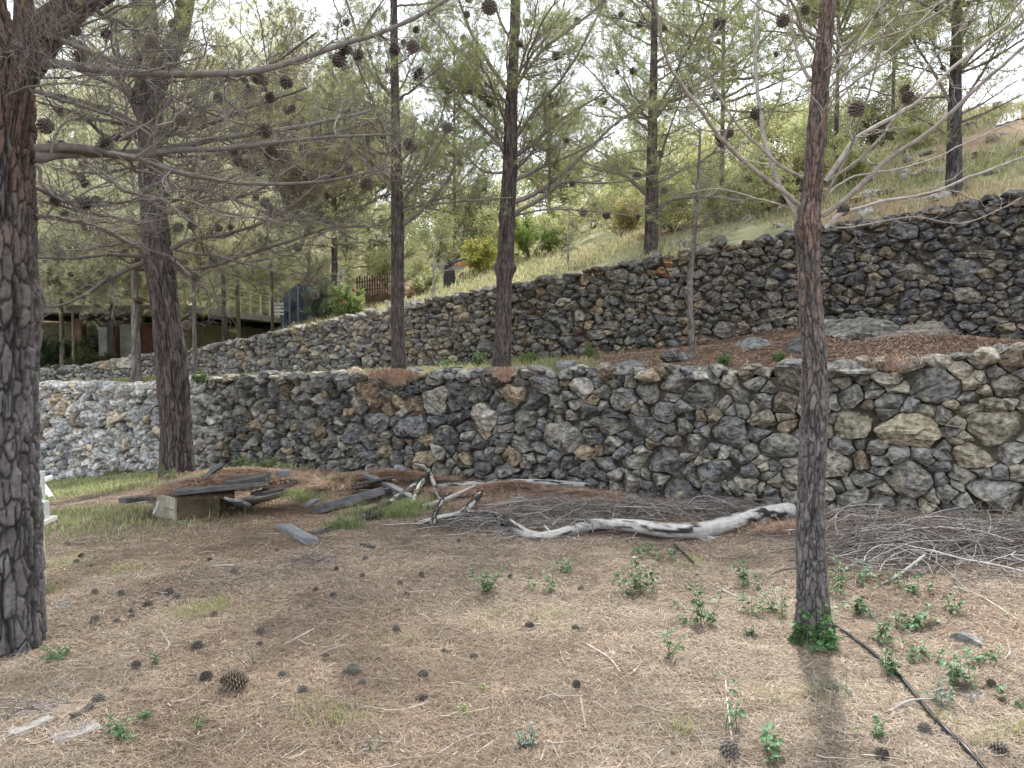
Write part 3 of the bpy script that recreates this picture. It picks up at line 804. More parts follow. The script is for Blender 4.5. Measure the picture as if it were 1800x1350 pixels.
# --- big pine at the left edge
pine('big rugged pine cut by the left picture edge, with long bare grey limbs reaching right', 4.15,
     [(0, 1128, 132), (-4, 1000, 138), (-6, 800, 134), (-4, 620, 132), (-2, 540, 142), (-4, 470, 128), (-6, 300, 124), (-8, 160, 116)],
     [(-0.15, 0.05, .55, .17), (-0.1, 0.1, 1.0, .14), (0.05, 0.1, 1.5, .09), (0, 0, 1.5, .03)], seed=21, sides=220, dz=0.008,
     bark=dict(nu=28, nv=6.5, amp=0.11, flare=0.22, knobs=((1.72, 0.3, .1, .16), (1.86, 5.9, .07, .14), (1.6, 1.0, .1, .12)), cols=GREY, red=(.125, .085, .068), redz=(1.3, 2.8)),
     forks=[([(14, 150, 60, 0), (45, 110, 62, .02), (85, 50, 60, .1), (140, 5, 48, .2), (200, -30, 40, .3)], [(0.3, .2, .5, .05), (0.3, .2, .8, .03)]),
            ([(4, 340, 24, .02), (22, 250, 36, -.04), (38, 130, 34, -.12), (42, 0, 30, -.1)], [(0, 0, .6, .03), (0, 0, .6, .02)])],
     limbs=[
        ([(60, 275), (100, 270), (230, 270), (280, 265), (400, 240), (560, 212), (650, 190)], 21, 5, 1.0, 0.02),
        ([(62, 262), (150, 262), (230, 277), (290, 266), (400, 262), (500, 245), (600, 236), (700, 230)], 17, 4, 0.6, 0.02),
        ([(240, 278), (330, 308), (470, 325), (600, 312), (700, 290)], 9, 3, 0.3, 0.02),
        ([(58, 115), (120, 118), (220, 133), (290, 137), (440, 133), (560, 100), (660, 75), (740, 40), (860, -30)], 17, 6, 0.4, 0.02, .7),
        ([(62, 290), (70, 300), (72, 322), (105, 352), (140, 356)], 7, 4, 0.0, 0.0, .6),
        ([(80, 60), (200, 110), (280, 160), (420, 215), (600, 260)], 10, 3, 1.2, 0.02),
        ([(90, 268), (100, 235), (115, 215), (160, 205)], 5, 2, 0.0, 0.0, .6),
        ([(60, 380), (110, 385), (180, 405), (245, 437)], 7, 3, 1.5, 0.0),
        ([(60, 160), (160, 190), (260, 230), (360, 300), (430, 380)], 8, 3, 1.0, 0.0),
        ([(20, 130), (60, 135), (140, 130), (210, 125)], 5, 2, -.4, 0.0),
        ([(-20, 210), (20, 165), (90, 150), (190, 160)], 5, 2, -.6, 0.0),
        ([(60, 330), (150, 360), (300, 350), (420, 380), (520, 400)], 8, 3, 1.6, 0.0),
     ],
     auto=[(0, 3.2, 5.5, 12, 1.5, 2.8, -5, 30, .022, .35, .8, FULL), (1, 3.4, 4.6, 6, 1.2, 2.0, 0, 40, .015, .35, 1, FULL), (0, 2.5, 3.4, 5, 0.8, 1.8, -10, 20, .014, 0.03, 1, (PI, 2 * PI))],
     sub=(12, 9, 3), subL=((.25, .9), (.1, .42), (.04, .16)), twigc=((.11, .095, .085), (.30, .275, .25)), nd=ND, ndead=0.004,
     cones=[(137, 55), (130, 102), (75, 222), (457, 138), (495, 146), (435, 155), (478, 172), (385, 175), (425, 290), (440, 303), (450, 297), (600, 103), (632, 95), (728, 86), (865, 15),
            (577, 312), (575, 345), (650, 325), (95, 352), (135, 357), (410, 270), (480, 268), (500, 285), (210, 240), (196, 250), (235, 170), (240, 110), (610, 82), (690, 85), (775, 120), (780, 230), (155, 325)],
     ncones=12, cone_s=0.85)
# --- second pine, behind the plank heap
pine('forked grey pine leaning left in front of the pale end of the lower wall', 10.35,
     [(313, 846, 62), (310, 780, 55), (302, 640, 54), (290, 540, 48), (285, 500, 50), (276, 440, 50), (268, 340, 44), (264, 250, 40), (262, 180, 46)],
     [(-0.02, 0, .9, .16), (-0.1, 0.1, 1.2, .13), (0, .1, 1.5, .08), (0, 0, 1.5, .03)], seed=22, sides=150, dz=0.02,
     bark=dict(nu=24, nv=3.5, amp=0.11, flare=0.22, cols=BROWN, knobs=((2.6, 4.5, .09, .16), (3.0, 4.5, .09, .1))),
     forks=[([(268, 170, 36, 0), (290, 110, 34, .1), (315, 60, 32, .2), (328, 0, 28, .3)], [(0.1, .1, .8, .09), (0.1, .1, 1.4, .05), (0, 0, 1.2, .02)])],
     limbs=[
        ([(300, 437), (340, 418), (400, 412), (480, 385), (560, 330), (620, 280)], 9, 2, -.6, 0.08),
        ([(300, 462), (350, 470), (420, 450), (490, 425), (560, 400), (640, 390)], 9, 2, -.8, 0.08),
        ([(290, 375), (360, 352), (450, 332), (540, 270), (640, 230)], 10, 2, .4, 0.08),
        ([(255, 462), (220, 475), (185, 495), (150, 520), (110, 538), (72, 540)], 10, 3, -.4, 0.05),
        ([(195, 490), (200, 530), (195, 560)], 4, 2, -.2, 0.0),
        ([(245, 437), (180, 405), (130, 392), (65, 380)], 7, 2, -.5, 0.05),
        ([(252, 452), (190, 448), (120, 455), (65, 452)], 7, 3, -.5, 0.05),
        ([(243, 175), (200, 130), (150, 85), (80, 30), (20, -40)], 14, 6, .3, 0.1),
        ([(243, 222), (190, 190), (120, 168), (60, 150)], 14, 5, .5, 0.1),
        ([(240, 240), (190, 240), (140, 200), (70, 180)], 9, 3, -.8, 0.1),
        ([(285, 180), (340, 165), (390, 145), (470, 120), (560, 60)], 11, 3, -.4, 0.08),
        ([(285, 240), (350, 225), (430, 190), (540, 150)], 9, 3, -1.2, 0.08),
        ([(288, 310), (350, 280), (460, 262), (560, 240), (680, 210)], 9, 2, -.4, 0.08),
        ([(300, 455), (340, 490), (370, 515), (400, 530)], 6, 2, -.9, 0.03),
        ([(310, 440), (400, 455), (500, 480), (560, 500)], 5, 2, -1.2, 0.03),
        ([(290, 330), (360, 330), (470, 370), (590, 400)], 7, 2, -1.0, 0.03),
     ],
     auto=[(0, 2.9, 5.5, 18, 1.6, 3.6, -8, 30, .03, .12, .7, FULL), (0, 5.5, 9.5, 14, 1.2, 2.6, 5, 45, .025, .5, .8, FULL), (1, 5.6, 8.5, 9, 1.0, 2.4, 5, 45, .022, .5, .8, FULL)],
     sub=(9, 7, 3), subL=((.4, 1.2), (.18, .55), (.08, .24)), twr=0.0018, twigc=((.09, .075, .065), (.22, .19, .17)), nd=(10, 0.13, 0.0038, 0.6, ((.26, .29, .12), (.44, .44, .22))),
     cones=[(385, 405), (345, 490), (383, 460), (500, 380), (470, 360), (118, 545), (142, 562), (122, 487), (320, 405), (560, 380), (445, 350), (610, 300), (255, 90), (335, 25), (300, 50)],
     ncones=45, cone_s=1.25, group='pines on the lower ground')
# --- right foreground pine
W7 = ((.19, .16, .135), (.42, .385, .34))
pine('slender foreground pine with ivy at its foot and bare pale branches', 4.25,
     [(1432, 1133, 64), (1428, 1060, 54), (1425, 900, 48), (1430, 760, 47), (1432, 640, 44), (1424, 520, 40), (1420, 400, 42), (1428, 330, 34), (1438, 200, 32), (1444, 130, 31), (1456, 0, 27)],
     [(.06, 0, .8, .035), (0, 0, 1.0, .02), (0, 0, .8, .006)], seed=23, sides=110, dz=0.008,
     bark=dict(nu=15, nv=11.0, amp=0.15, flare=0.38, cols=((.085, .077, .073), (.19, .178, .17)), red=(.165, .115, .095), redz=(0.9, 2.3), knobs=((1.5, 5.2, .05, .18), (2.42, 5.0, .05, .22), (2.42, 2.0, .05, .2), (3.3, 1, .05, .2))),
     limbs=[
        ([(1410, 392), (1388, 348), (1372, 320), (1352, 260), (1338, 190), (1330, 100), (1335, -20)], 11, 6, .5, .05, .5),
        ([(1408, 362), (1370, 332), (1320, 292), (1270, 245), (1235, 195), (1200, 150), (1172, 110), (1155, 50), (1140, -10)], 9, 4, -.5, .05, .5),
        ([(1412, 312), (1370, 290), (1335, 258), (1298, 225), (1262, 165), (1243, 110), (1262, 60), (1272, 45)], 6, 3, .4, 0, .5),
        ([(1300, 228), (1240, 230), (1210, 205), (1235, 190)], 3.5, 2, .3, 0, .6),
        ([(1445, 380), (1500, 335), (1560, 278), (1600, 250), (1650, 215), (1720, 150), (1800, 82), (1870, 30)], 9, 5, -.3, .08, .5),
        ([(1448, 402), (1480, 378), (1560, 356), (1640, 345), (1720, 312), (1800, 284), (1860, 260)], 7, 4, .6, 0.05, .6),
        ([(1450, 320), (1500, 240), (1560, 200), (1600, 170), (1660, 110), (1740, 40), (1810, -20)], 8, 5, .6, .08, .5),
        ([(1445, 355), (1490, 270), (1515, 200), (1530, 150), (1555, 70), (1590, 0)], 5, 2.5, -.4, 0.05, .7),
        ([(1450, 320), (1510, 280), (1550, 240), (1620, 130), (1680, 60), (1720, 10)], 5, 2.5, .2, 0.08, .7),
        ([(1448, 345), (1500, 312), (1600, 290), (1700, 248), (1800, 200)], 4, 2, .8, 0.05, .8),
        ([(1425, 142), (1408, 112), (1395, 60), (1383, -10)], 7, 4, .2, 0, .7),
        ([(1440, 100), (1415, 60), (1402, 20), (1380, -20)], 6, 4, -.2, 0.1, .7),
        ([(1452, 140), (1500, 90), (1540, 20), (1560, -30)], 5, 3, .4, .1, .7),
        ([(1410, 370), (1340, 350), (1260, 330), (1200, 340)], 3, 1.5, .6, 0, 1),
        ([(1440, 395), (1500, 400), (1600, 385), (1700, 395), (1800, 350)], 3, 1.5, .5, 0, .8),
        ([(1452, 200), (1520, 130), (1600, 60), (1660, 0)], 4, 2, .7, .1, .8),
     ],
     auto=[(0, 3.0, 5.4, 14, .6, 1.6, 10, 50, .009, .5, .8, FULL), (0, 2.4, 3.2, 5, .5, 1.2, 0, 35, .006, .1, .6, (PI, 2 * PI))],
     sub=(5, 4, 1), subL=((.2, .75), (.08, .35), (.04, .12)), twigc=W7, twr=0.0011,
     nd=(12, 0.085, 0.0022, .5, ((.16, .19, .05), (.28, .28, .10))),
     cones=[(1275, 43), (1382, 38), (1413, 20), (1255, 170), (1340, 200), (1258, 248), (1276, 236), (1370, 355), (1478, 372), (1503, 193), (1597, 158), (1605, 172)], cone_s=0.85,
     group='pines on the lower ground')
# --- terrace pines
ND2 = (8, 0.11, 0.0036, .6, ((.24, .30, .09), (.44, .46, .19)))
pine('brown terrace pine with a rising limb to the right, left of the knobbed one', 10.75,
     [(701, 650, 27), (699, 560, 24), (699, 470, 23), (699, 400, 24), (697, 300, 20), (695, 200, 16), (692, 0, 13)],
     [(0, 0, 1.2, .04), (0, 0, 1.2, .015)], seed=24, sides=64, dz=0.03, bark=dict(nu=15, nv=5, amp=.09, flare=.12, cols=BROWN, knobs=((.92, 0, .05, .2), (1.35, 3, .05, .2))),
     limbs=[([(705, 397), (735, 375), (765, 345), (790, 312), (805, 280)], 9, 4, -.4, .25), ([(706, 372), (740, 360), (790, 355), (850, 350), (900, 345)], 5, 2, -.6, .12),
            ([(690, 320), (660, 290), (600, 240), (540, 180)], 7, 2, .6, .2), ([(704, 330), (720, 280), (730, 210)], 5, 2, -.3, .3),
            ([(690, 170), (650, 120), (625, 50), (600, -20)], 7, 3, .3, .3), ([(692, 380), (650, 400), (600, 400), (540, 420)], 4, 2, .3, .2)],
     auto=[(0, 3.4, 5.0, 15, 1.0, 2.4, 5, 50, .02, .3, 1, FULL), (0, 5.0, 8.6, 14, 0.7, 1.8, 10, 50, .015, .4, 1, FULL)], sub=(9, 8, 2), subL=((.3, .9), (.12, .4), (.06, .18)), twr=.0019,
     nd=ND2, ncones=22, cone_s=1.15, ysurf=tz)
pine('straight terrace pine with a knobbly swelling halfway up its trunk', 10.6,
     [(881, 650, 34), (884, 590, 30), (886, 500, 28), (887, 470, 33), (889, 440, 30), (893, 350, 28), (897, 280, 27), (898, 200, 23), (903, 100, 19), (905, 0, 16)],
     [(0, 0, 1.2, .045), (0, 0, 1.5, .015)], seed=25, sides=72, dz=0.025,
     bark=dict(nu=16, nv=5, amp=.08, flare=.12, cols=BROWN, knobs=((1.5, 3.0, .07, .35), (1.5, 0, .06, .25), (1.42, 4.5, .1, .2), (1.7, 4.4, .05, .12), (2.2, 0, .05, .2))),
     limbs=[([(905, 376), (950, 350), (990, 322), (1060, 325), (1150, 312)], 8, 2, -.9, .3), ([(903, 356), (950, 332), (985, 305), (1030, 265), (1080, 215), (1140, 170)], 9, 3, -.4, .4),
            ([(905, 275), (930, 258), (965, 228), (1010, 195), (1060, 165)], 10, 3, .4, .4), ([(903, 320), (950, 298), (1010, 272), (1080, 235)], 7, 2, -.2, .35),
            ([(888, 262), (860, 235), (835, 210), (800, 180)], 8, 3, .4, .4), ([(887, 304), (850, 300), (815, 270), (780, 240)], 5, 2, -.4, .3),
            ([(905, 245), (945, 190), (1000, 120), (1065, 0)], 7, 3, .5, .5), ([(893, 160), (860, 110), (825, 50), (800, -20)], 8, 4, .4, .5),
            ([(905, 150), (960, 80), (1040, 20), (1080, -30)], 7, 4, -.4, .5), ([(910, 60), (912, 0), (915, -60)], 8, 6, .1, .4),
            ([(905, 380), (960, 370), (1040, 372), (1110, 380)], 4, 1.5, -1.2, .15)],
     auto=[(0, 3.9, 5.8, 19, 1.0, 2.4, 15, 60, .02, .4, 1, FULL), (0, 5.6, 8.8, 14, 0.7, 1.8, 15, 60, .015, .5, 1, FULL)], sub=(9, 8, 2), subL=((.3, .9), (.12, .4), (.06, .18)), twr=.0019,
     nd=ND2, ncones=26, cone_s=1.1, ysurf=tz)
pine('very thin young pine on the terrace against the upper wall', 9.7,
     [(1218, 633, 12), (1214, 560, 11), (1213, 500, 10), (1220, 420, 8), (1226, 340, 7), (1230, 260, 5)], [(0, 0, .3, .006)], seed=26, sides=20, dz=0.03,
     bark=dict(nu=6, nv=9, amp=.12, flare=.3, cols=((.13, .11, .10), (.22, .2, .18))),
     auto=[(0, 2.7, 4.4, 22, .4, 1.1, 0, 45, .006, .18, 1.2, FULL)], sub=(9, 5, 0), twr=.0016, nd=ND2, ysurf=tz, twigc=((.13, .11, .095), (.24, .21, .19)), ncones=4)
# --- pines beyond the upper wall
ND3 = (8, 0.14, 0.0055, .65, ((.28, .33, .12), (.48, .49, .23)))
G2 = 'pines beyond the upper wall'
pine('thick pine behind the upper wall with two level limbs, centre right', 13.6,
     [(1144, 455, 26), (1145, 400, 24), (1146, 340, 24), (1146, 280, 20), (1148, 180, 16), (1150, 60, 12)], [(0, 0, 1.0, .04), (0, 0, 1.2, .02)], seed=27, sides=40, dz=0.04,
     bark=dict(nu=9, nv=4, amp=.08, flare=.15, cols=BROWN),
     limbs=[([(1157, 372), (1180, 350), (1240, 345), (1300, 352)], 9, 3, -.6, .3), ([(1136, 340), (1108, 315), (1085, 303), (1040, 296)], 9, 3, -.5, .35)],
     auto=[(0, 4.4, 6.2, 20, 1.2, 3.0, 0, 35, .025, .4, 1, FULL), (0, 6.2, 10.0, 18, 0.9, 2.6, 5, 50, .02, .6, 1, FULL)], sub=(7, 7, 2), subL=((.4, 1.2), (.2, .55), (.08, .22)), twr=.0024,
     nd=ND3, ncones=30, cone_s=1.2, group=G2, ysurf=hz)
pine('dark straight pine behind the highest part of the upper wall', 11.3,
     [(1675, 356, 27), (1677, 300, 26), (1678, 220, 24), (1680, 120, 20), (1684, 0, 16)], [(0, 0, 1.2, .05), (0, 0, 1.2, .02)], seed=28, sides=40, dz=0.04,
     bark=dict(nu=9, nv=4, amp=.08, flare=.15, cols=((.055, .05, .05), (.11, .10, .10))),
     limbs=[([(1690, 215), (1740, 195), (1800, 165)], 5, 2, -.4, .3), ([(1690, 200), (1730, 180), (1790, 140)], 5, 2, .4, .3), ([(1668, 240), (1640, 220), (1600, 200)], 5, 2, -.4, .35),
            ([(1670, 180), (1630, 110), (1590, 40)], 6, 3, .3, .5), ([(1688, 190), (1730, 120), (1780, 40)], 6, 3, .3, .5)],
     auto=[(0, 5.2, 6.8, 20, 1.0, 2.2, 5, 45, .02, .5, 1, FULL), (0, 6.8, 9.2, 12, 0.8, 2.0, 5, 50, .02, .6, 1, FULL)], sub=(7, 7, 2), subL=((.4, 1.1), (.2, .5), (.08, .2)), twr=.0022, nd=ND3, ncones=14, group=G2, ysurf=hz)

# background pines: the trunk's pixel column, base depth, height, crown spread
def far_pine(label, px, Y, H, wpx, seed, crown0=0.25, R=2.0, nl=38, lean=0.0, nd=None, cols=None, bcol=BROWN, live=.85, base_py=None, sub=(5, 6, 0), group=G2, el=(-5, 45), ):
    x = (px - 900) / F * Y
    z0 = float(surf(x, Y))
    b = np.array([x, Y, z0])
    def to_px(p):
        u, v = project(p[None]); return float(u[0]), float(v[0])
    pts = []
    for t in (0, .25, .5, .75, 1.0):
        q = b + np.array([lean * t, 0, H * t]); u, v = to_px(q)
        pts.append((u, v, max(2.0, wpx * (1 - .85 * t))))
    cs = cols or ((.13, .15, .055), (.25, .25, .11))
    nd = nd or (12, .17, .011, .75, cs)
    z1 = z0 + H * crown0
    return pine(label, Y, pts, [], seed=seed, sides=20, dz=.12, bark=dict(nu=7, nv=3, amp=.06, flare=.15, cols=bcol),
                auto=[(0, z1, z0 + H * .6, nl * 2 // 3, R * .6, R * 1.25, el[0], el[1], .03, live, 1, FULL), (0, z0 + H * .55, z0 + H * .97, nl // 2, R * .35, R * .8, 10, 55, .02, live, 1, FULL)],
                sub=sub, subL=((.35, 1.1), (.2, .6), (.1, .2)), twr=.003, nd=nd, group=group, ysurf=surf)
PALE = ((.57, .59, .38), (.79, .78, .56))
MIDG = ((.33, .37, .19), (.52, .53, .31))
far_pine('pale leaning pine trunk rising from the left end of the terrace', 240, 15.2, 5.2, 18, 31, .42, 2.4, 40, cols=PALE, bcol=((.16, .13, .12), (.26, .23, .22)))
far_pine('pencil thin pale pine trunk right of the leaning forked pine', 343, 15.4, 4.6, 9, 32, .42, 2.0, 34, cols=PALE, bcol=((.16, .13, .12), (.26, .23, .22)))
far_pine('broad pale green pine over the house roof', 420, 23, 8.5, 8, 33, .26, 4.0, 66, cols=PALE, bcol=((.16, .15, .11), (.24, .22, .17)))
far_pine('pale pine at the left hanging low over the house front', 110, 20.6, 7.5, 9, 34, .36, 3.4, 60, cols=PALE, bcol=((.16, .15, .11), (.24, .22, .17)), el=(-22, 25))
far_pine('low pale pine in front of the left end of the roof', 130, 20.0, 4.6, 6, 53, .42, 2.3, 64, cols=PALE, el=(-25, 25), bcol=((.16, .15, .11), (.24, .22, .17)))
far_pine('pine standing beyond the big pine at the left edge', -130, 21.5, 8.5, 22, 54, .25, 3.4, 50, cols=PALE)
far_pine('outermost pale pine beyond the left edge', -420, 23.5, 9.5, 24, 55, .2, 3.8, 50, cols=PALE)
far_pine('pale pine drooping over the roof edge right of the leaning pine', 395, 20.8, 7.4, 9, 52, .42, 2.4, 44, cols=PALE, el=(-15, 30))
far_pine('pale pine in front of the house, left of the leaning forked pine', 200, 21.2, 8.2, 9, 39, .36, 3.2, 64, cols=PALE, el=(-15, 35))
far_pine('pale pine far left beside the dark hedge', 30, 25, 6.6, 8, 35, .2, 4.0, 56, cols=PALE, bcol=((.16, .15, .11), (.24, .22, .17)))
far_pine('pale green pine beyond the house roof', 300, 31, 9.0, 7, 36, .15, 4.5, 54, cols=PALE, bcol=((.16, .15, .11), (.24, .22, .17)))
far_pine('dark olive pine over the blue netting shed', 590, 22.5, 7.0, 14, 37, .25, 2.6, 44, cols=((.09, .10, .05), (.17, .16, .09)), el=(-15, 35))
far_pine('pine beyond the picket fence, thin topped', 545, 28, 10, 6, 38, .2, 3.0, 44, cols=MIDG, bcol=((.16, .15, .11), (.24, .22, .17)))
far_pine('grey green pine in the gap between the two terrace pines', 800, 25, 7.0, 8, 40, .12, 2.3, 44, cols=((.14, .17, .09), (.23, .25, .14)))
far_pine('small round pine at the right of the knobbed trunk', 965, 30, 5.2, 10, 41, .1, 2.2, 40, cols=MIDG)
far_pine('tall feathery pine filling the sky above the thin young pine', 1265, 17.5, 9.5, 9, 42, .18, 3.0, 56, cols=MIDG)
far_pine('thin dark trunk pine just behind the pale foreground branches', 1463, 15, 6.8, 9, 43, .35, 2.2, 40, cols=MIDG, bcol=((.05, .045, .045), (.09, .085, .08)))
far_pine('leafy pine on the slope right of the thin dark trunk', 1560, 19, 8.0, 7, 44, .2, 2.6, 48, cols=MIDG)
far_pine('brown tinged pine crown left of the terrace trunks', 480, 18.5, 6.8, 6, 48, .45, 2.8, 44, cols=((.15, .14, .07), (.26, .23, .12)))

for k_, (px_, Y_, H_, lb_) in enumerate([(170, 34, 8, 'pale pine behind the house, between the two big left trunks'), (370, 38, 8.5, 'pale pine far behind the house, right of the leaning pine'), (470, 34, 7.5, 'pale pine behind the netting shed, left side'),
                                 (560, 40, 8, 'high pale pine at the back, above the netting shed'), (650, 34, 7, 'pale pine behind the picket fence'), (90, 40, 9, 'pale pine far back beside the big left trunk'), (270, 44, 9, 'farthest pale pine behind the leaning pine')]):
    far_pine(lb_, px_, Y_, H_, 7, 500 + k_, .05, 4.2, 60, bcol=((.16, .15, .11), (.24, .22, .17)), nd=(12, .26, .022, .8, PALE), sub=(4, 6, 0), el=(-15, 35))

def blob_bush(name, label, cat, p, R, H, seed, n=2600, leaf=(.05, .02), cols=MIDG, group=None, stems=10, mat_='leaf', up=0.3):
    """bush of many small leaves round branching stems"""
    rng = np.random.default_rng(seed)
    root = empty(name, p, label, cat, group)
    PP0 = []
    for k in range(stems):
        az = rng.uniform(0, 2 * PI); el = rng.uniform(.5, 1.4)
        PP0.append(limb_path(p - np.array([0, 0, .02]), az, el, (R * math.cos(el) + H * math.sin(el)) * rng.uniform(.6, .95), 8, rng, .05))
    PP0 = np.array(PP0); RR0 = np.tile(np.linspace(.012, .004, 8), (stems, 1)) * min(1, H)
    P1, R1 = spawn(PP0, RR0, rng, 9, .4, 1.1, .25 * R, .6 * R, 6, .15, .15, .3, 1, rmin=.0015)
    P2, R2 = spawn(P1, R1, rng, 5, .4, 1.1, .1 * R, .3 * R, 4, .1, .15, .3, 1, rmin=.001)
    a = Acc()
    for pp, r_, s_ in ((PP0, RR0, 5), (P1, R1, 3), (P2, R2, 3)):
        v, q = tubes(pp, r_, s_); a.add(v, q, (.13, .10, .07))
    a.build('stem', M['twig'], root, p)
    pts = P2.reshape(-1, 3); k = rng.integers(0, len(pts), n)
    c = pts[k] + rng.normal(size=(n, 3)) * .03 * R
    d = norm(rng.normal(size=(n, 3)) + np.array([0, 0, up])); s = norm(np.cross(d, rng.normal(size=(n, 3))))
    l = leaf[0] * rng.uniform(.6, 1.3, (n, 1)); wd = leaf[1] * rng.uniform(.6, 1.3, (n, 1)) / 2
    V = np.stack([c, c + d * l * .45 + s * wd, c + d * l, c + d * l * .45 - s * wd], 1).reshape(-1, 3)
    c0, c1 = np.array(cols[0]), np.array(cols[1])
    C = np.repeat(c0 + (c1 - c0) * rng.random((n, 1)), 4, 0)
    f = Acc(); f.add(V, np.arange(n * 4).reshape(-1, 4), C); f.build('foliage', M[mat_], root, p)
    return root
YG = ((.42, .45, .20), (.62, .61, .34)); 
def on(px, Y, fn=surf):
    x = (px - 900) / F * Y
    return np.array([x, Y, float(fn(x, Y))])
for i, (px, Y, R, H, cols, lab, n) in enumerate([
    (722, 19.5, .8, 1.0, YG, 'yellow green bush behind the brown terrace pine', 5000), (770, 23, 1.3, 1.6, YG, 'bright bush behind the bare white sapling', 6000),
    (845, 19, .8, .6, ((.28, .30, .06), (.42, .40, .12)), 'low yellow bush left of the knobbed trunk', 4000), (930, 19.5, .8, 1.1, ((.15, .24, .06), (.28, .34, .1)), 'fresh green bush right of the knobbed trunk', 5000),
    (985, 20, .9, .9, YG, 'pale bush behind the grey sapling', 5000), (1040, 24, 1.6, 1.3, YG, 'wide yellow green bush on the slope', 6000),
    (1235, 20, 1.4, 1.2, YG, 'bright bush under the tall feathery pine', 6000), (1330, 17, 1.0, .9, MIDG, 'green bush left of the slender foreground trunk', 5000),
    (1530, 18, 1.3, 1.0, ((.13, .14, .07), (.2, .2, .1)), 'dull olive bush on the orange bank', 6000), (1500, 14.4, .7, .5, YG, 'low bright bush just over the upper wall', 4000),
    (1390, 15.5, .8, .7, ((.18, .17, .08), (.28, .25, .12)), 'dry bush behind the slender foreground trunk', 4500), (1600, 15.5, .6, .4, YG, 'small yellow bush beside the dark straight pine', 3000),
    (573, 18.3, .75, .75, ((.13, .17, .11), (.21, .25, .16)), 'blue green bush beside the netting shed', 6000), (622, 16.6, .45, .75, ((.20, .28, .10), (.34, .40, .16)), 'light green bush left of the picket fence', 4500),
    (95, 21.0, 1.0, .8, ((.04, .06, .035), (.09, .12, .06)), 'dark hedge bush at the left end of the house', 7000), (160, 20.3, .6, .5, ((.07, .09, .04), (.14, .16, .07)), 'dark bush by the house opening', 4000),
    (900, 34, 3.0, 2.2, MIDG, 'large dark bush on the skyline', 8000), (1150, 38, 3.5, 2.5, MIDG, 'large bush on the skyline right of centre', 8000), (1320, 30, 2.5, 1.8, ((.16, .17, .08), (.26, .25, .12)), 'olive bush high on the slope', 8000),
    (700, 36, 3.0, 3.0, MIDG, 'big bush far behind the picket fence', 8000), (680, 22, .9, 1.2, YG, 'bright bush behind the brown terrace pine, left side', 4500), (742, 18.6, .5, .6, MIDG, 'green bush against the bare white sapling', 3000), (810, 30, 2.4, 2.2, YG, 'wide bright bush under the grey green pine', 7000),
    (880, 24, 1.5, 1.5, YG, 'bright bush just behind the knobbed trunk', 6000), (1010, 31, 2.4, 2.0, YG, 'pale bush on the slope above the grey sapling', 7000), (1090, 19, 1.0, .6, ((.30, .26, .12), (.42, .36, .18)), 'dry bush left of the thick pine', 4000),
    (1110, 29, 2.2, 1.5, MIDG, 'green bush on the slope behind the thick pine', 7000), (1190, 26, 1.8, 1.3, YG, 'yellow bush right of the thick pine', 6000), (1300, 22, 1.6, 1.4, YG, 'bright bush up the slope behind the pale branches', 6000),
    (1420, 24, 2.0, 1.3, ((.22, .22, .1), (.34, .32, .16)), 'olive bush behind the slender trunk', 6000), (1620, 26, 2.0, 1.5, ((.20, .19, .10), (.30, .28, .15)), 'brownish bush on the bank beside the dark straight pine', 6000), (1480, 33, 2.6, 1.8, ((.18, .18, .09), (.28, .27, .14)), 'dark olive bush on the skyline right', 6000),
    (1180, 15.5, .9, .9, YG, 'leafy pale bush just over the upper wall left of the thin young pine', 5000), (1260, 14.8, .8, .8, MIDG, 'green bush just over the upper wall right of the thin young pine', 5000), (1345, 14.6, .8, .8, YG, 'pale bush over the upper wall left of the slender trunk', 5000),
    (1090, 21, 1.3, 1.1, YG, 'wide pale bush behind the dry bush', 6000), (1445, 17.5, 1.2, 1.1, MIDG, 'green bush behind the foot of the pale branches', 6000), (1575, 21, 1.6, 1.3, ((.22, .22, .12), (.34, .32, .18)), 'big olive bush left of the dark straight pine', 7000),
    (1400, 20, 1.6, 1.6, YG, 'tall pale bush up the slope behind the slender trunk', 7000), (1210, 33, 3.0, 2.4, YG, 'large pale bush on the skyline behind the feathery pine', 7000),
    (845, 26, 2.0, 1.6, ((.07, .09, .045), (.14, .17, .08)), 'dark bush behind the low block wall', 7000)]):
    far = Y > 28
    blob_bush('bush', lab, 'bush', on(px, Y), R, H, 60 + i, n, (.13, .06) if far else (.075, .03), cols, 'bushes on the slope', 12, 'green')
# bare saplings on the slope
for i, (px, py, Y, H, w_, lab) in enumerate([(763, 525, 16.2, 1.35, 5, 'bare white sapling behind the wall between the terrace pines'), (998, 480, 15.5, 1.15, 5, 'bare grey sapling behind the wall right of the knobbed pine')]):
    b = on(px, Y); q0 = project(b[None]); q1 = project((b + [0, 0, H * .5])[None]); q2 = project((b + [0.03, 0, H])[None])
    pine(lab, Y, [(float(q0[0][0]), float(q0[1][0]), w_), (float(q1[0][0]), float(q1[1][0]), w_ * .7), (float(q2[0][0]), float(q2[1][0]), w_ * .3)], [], seed=90 + i, sides=12, dz=.05,
         bark=dict(nu=5, nv=9, amp=.08, flare=.2, cols=((.32, .30, .27), (.42, .4, .37))), auto=[(0, b[2] + .25, b[2] + H, 16, .3, .7, -5, 35, .006, .1 + .1 * i, 1, FULL)], sub=(8, 4, 0), twr=.002,
         nd=ND3, twigc=((.30, .28, .25), (.42, .4, .37)), group='bare saplings on the slope', name='sapling', ysurf=surf)

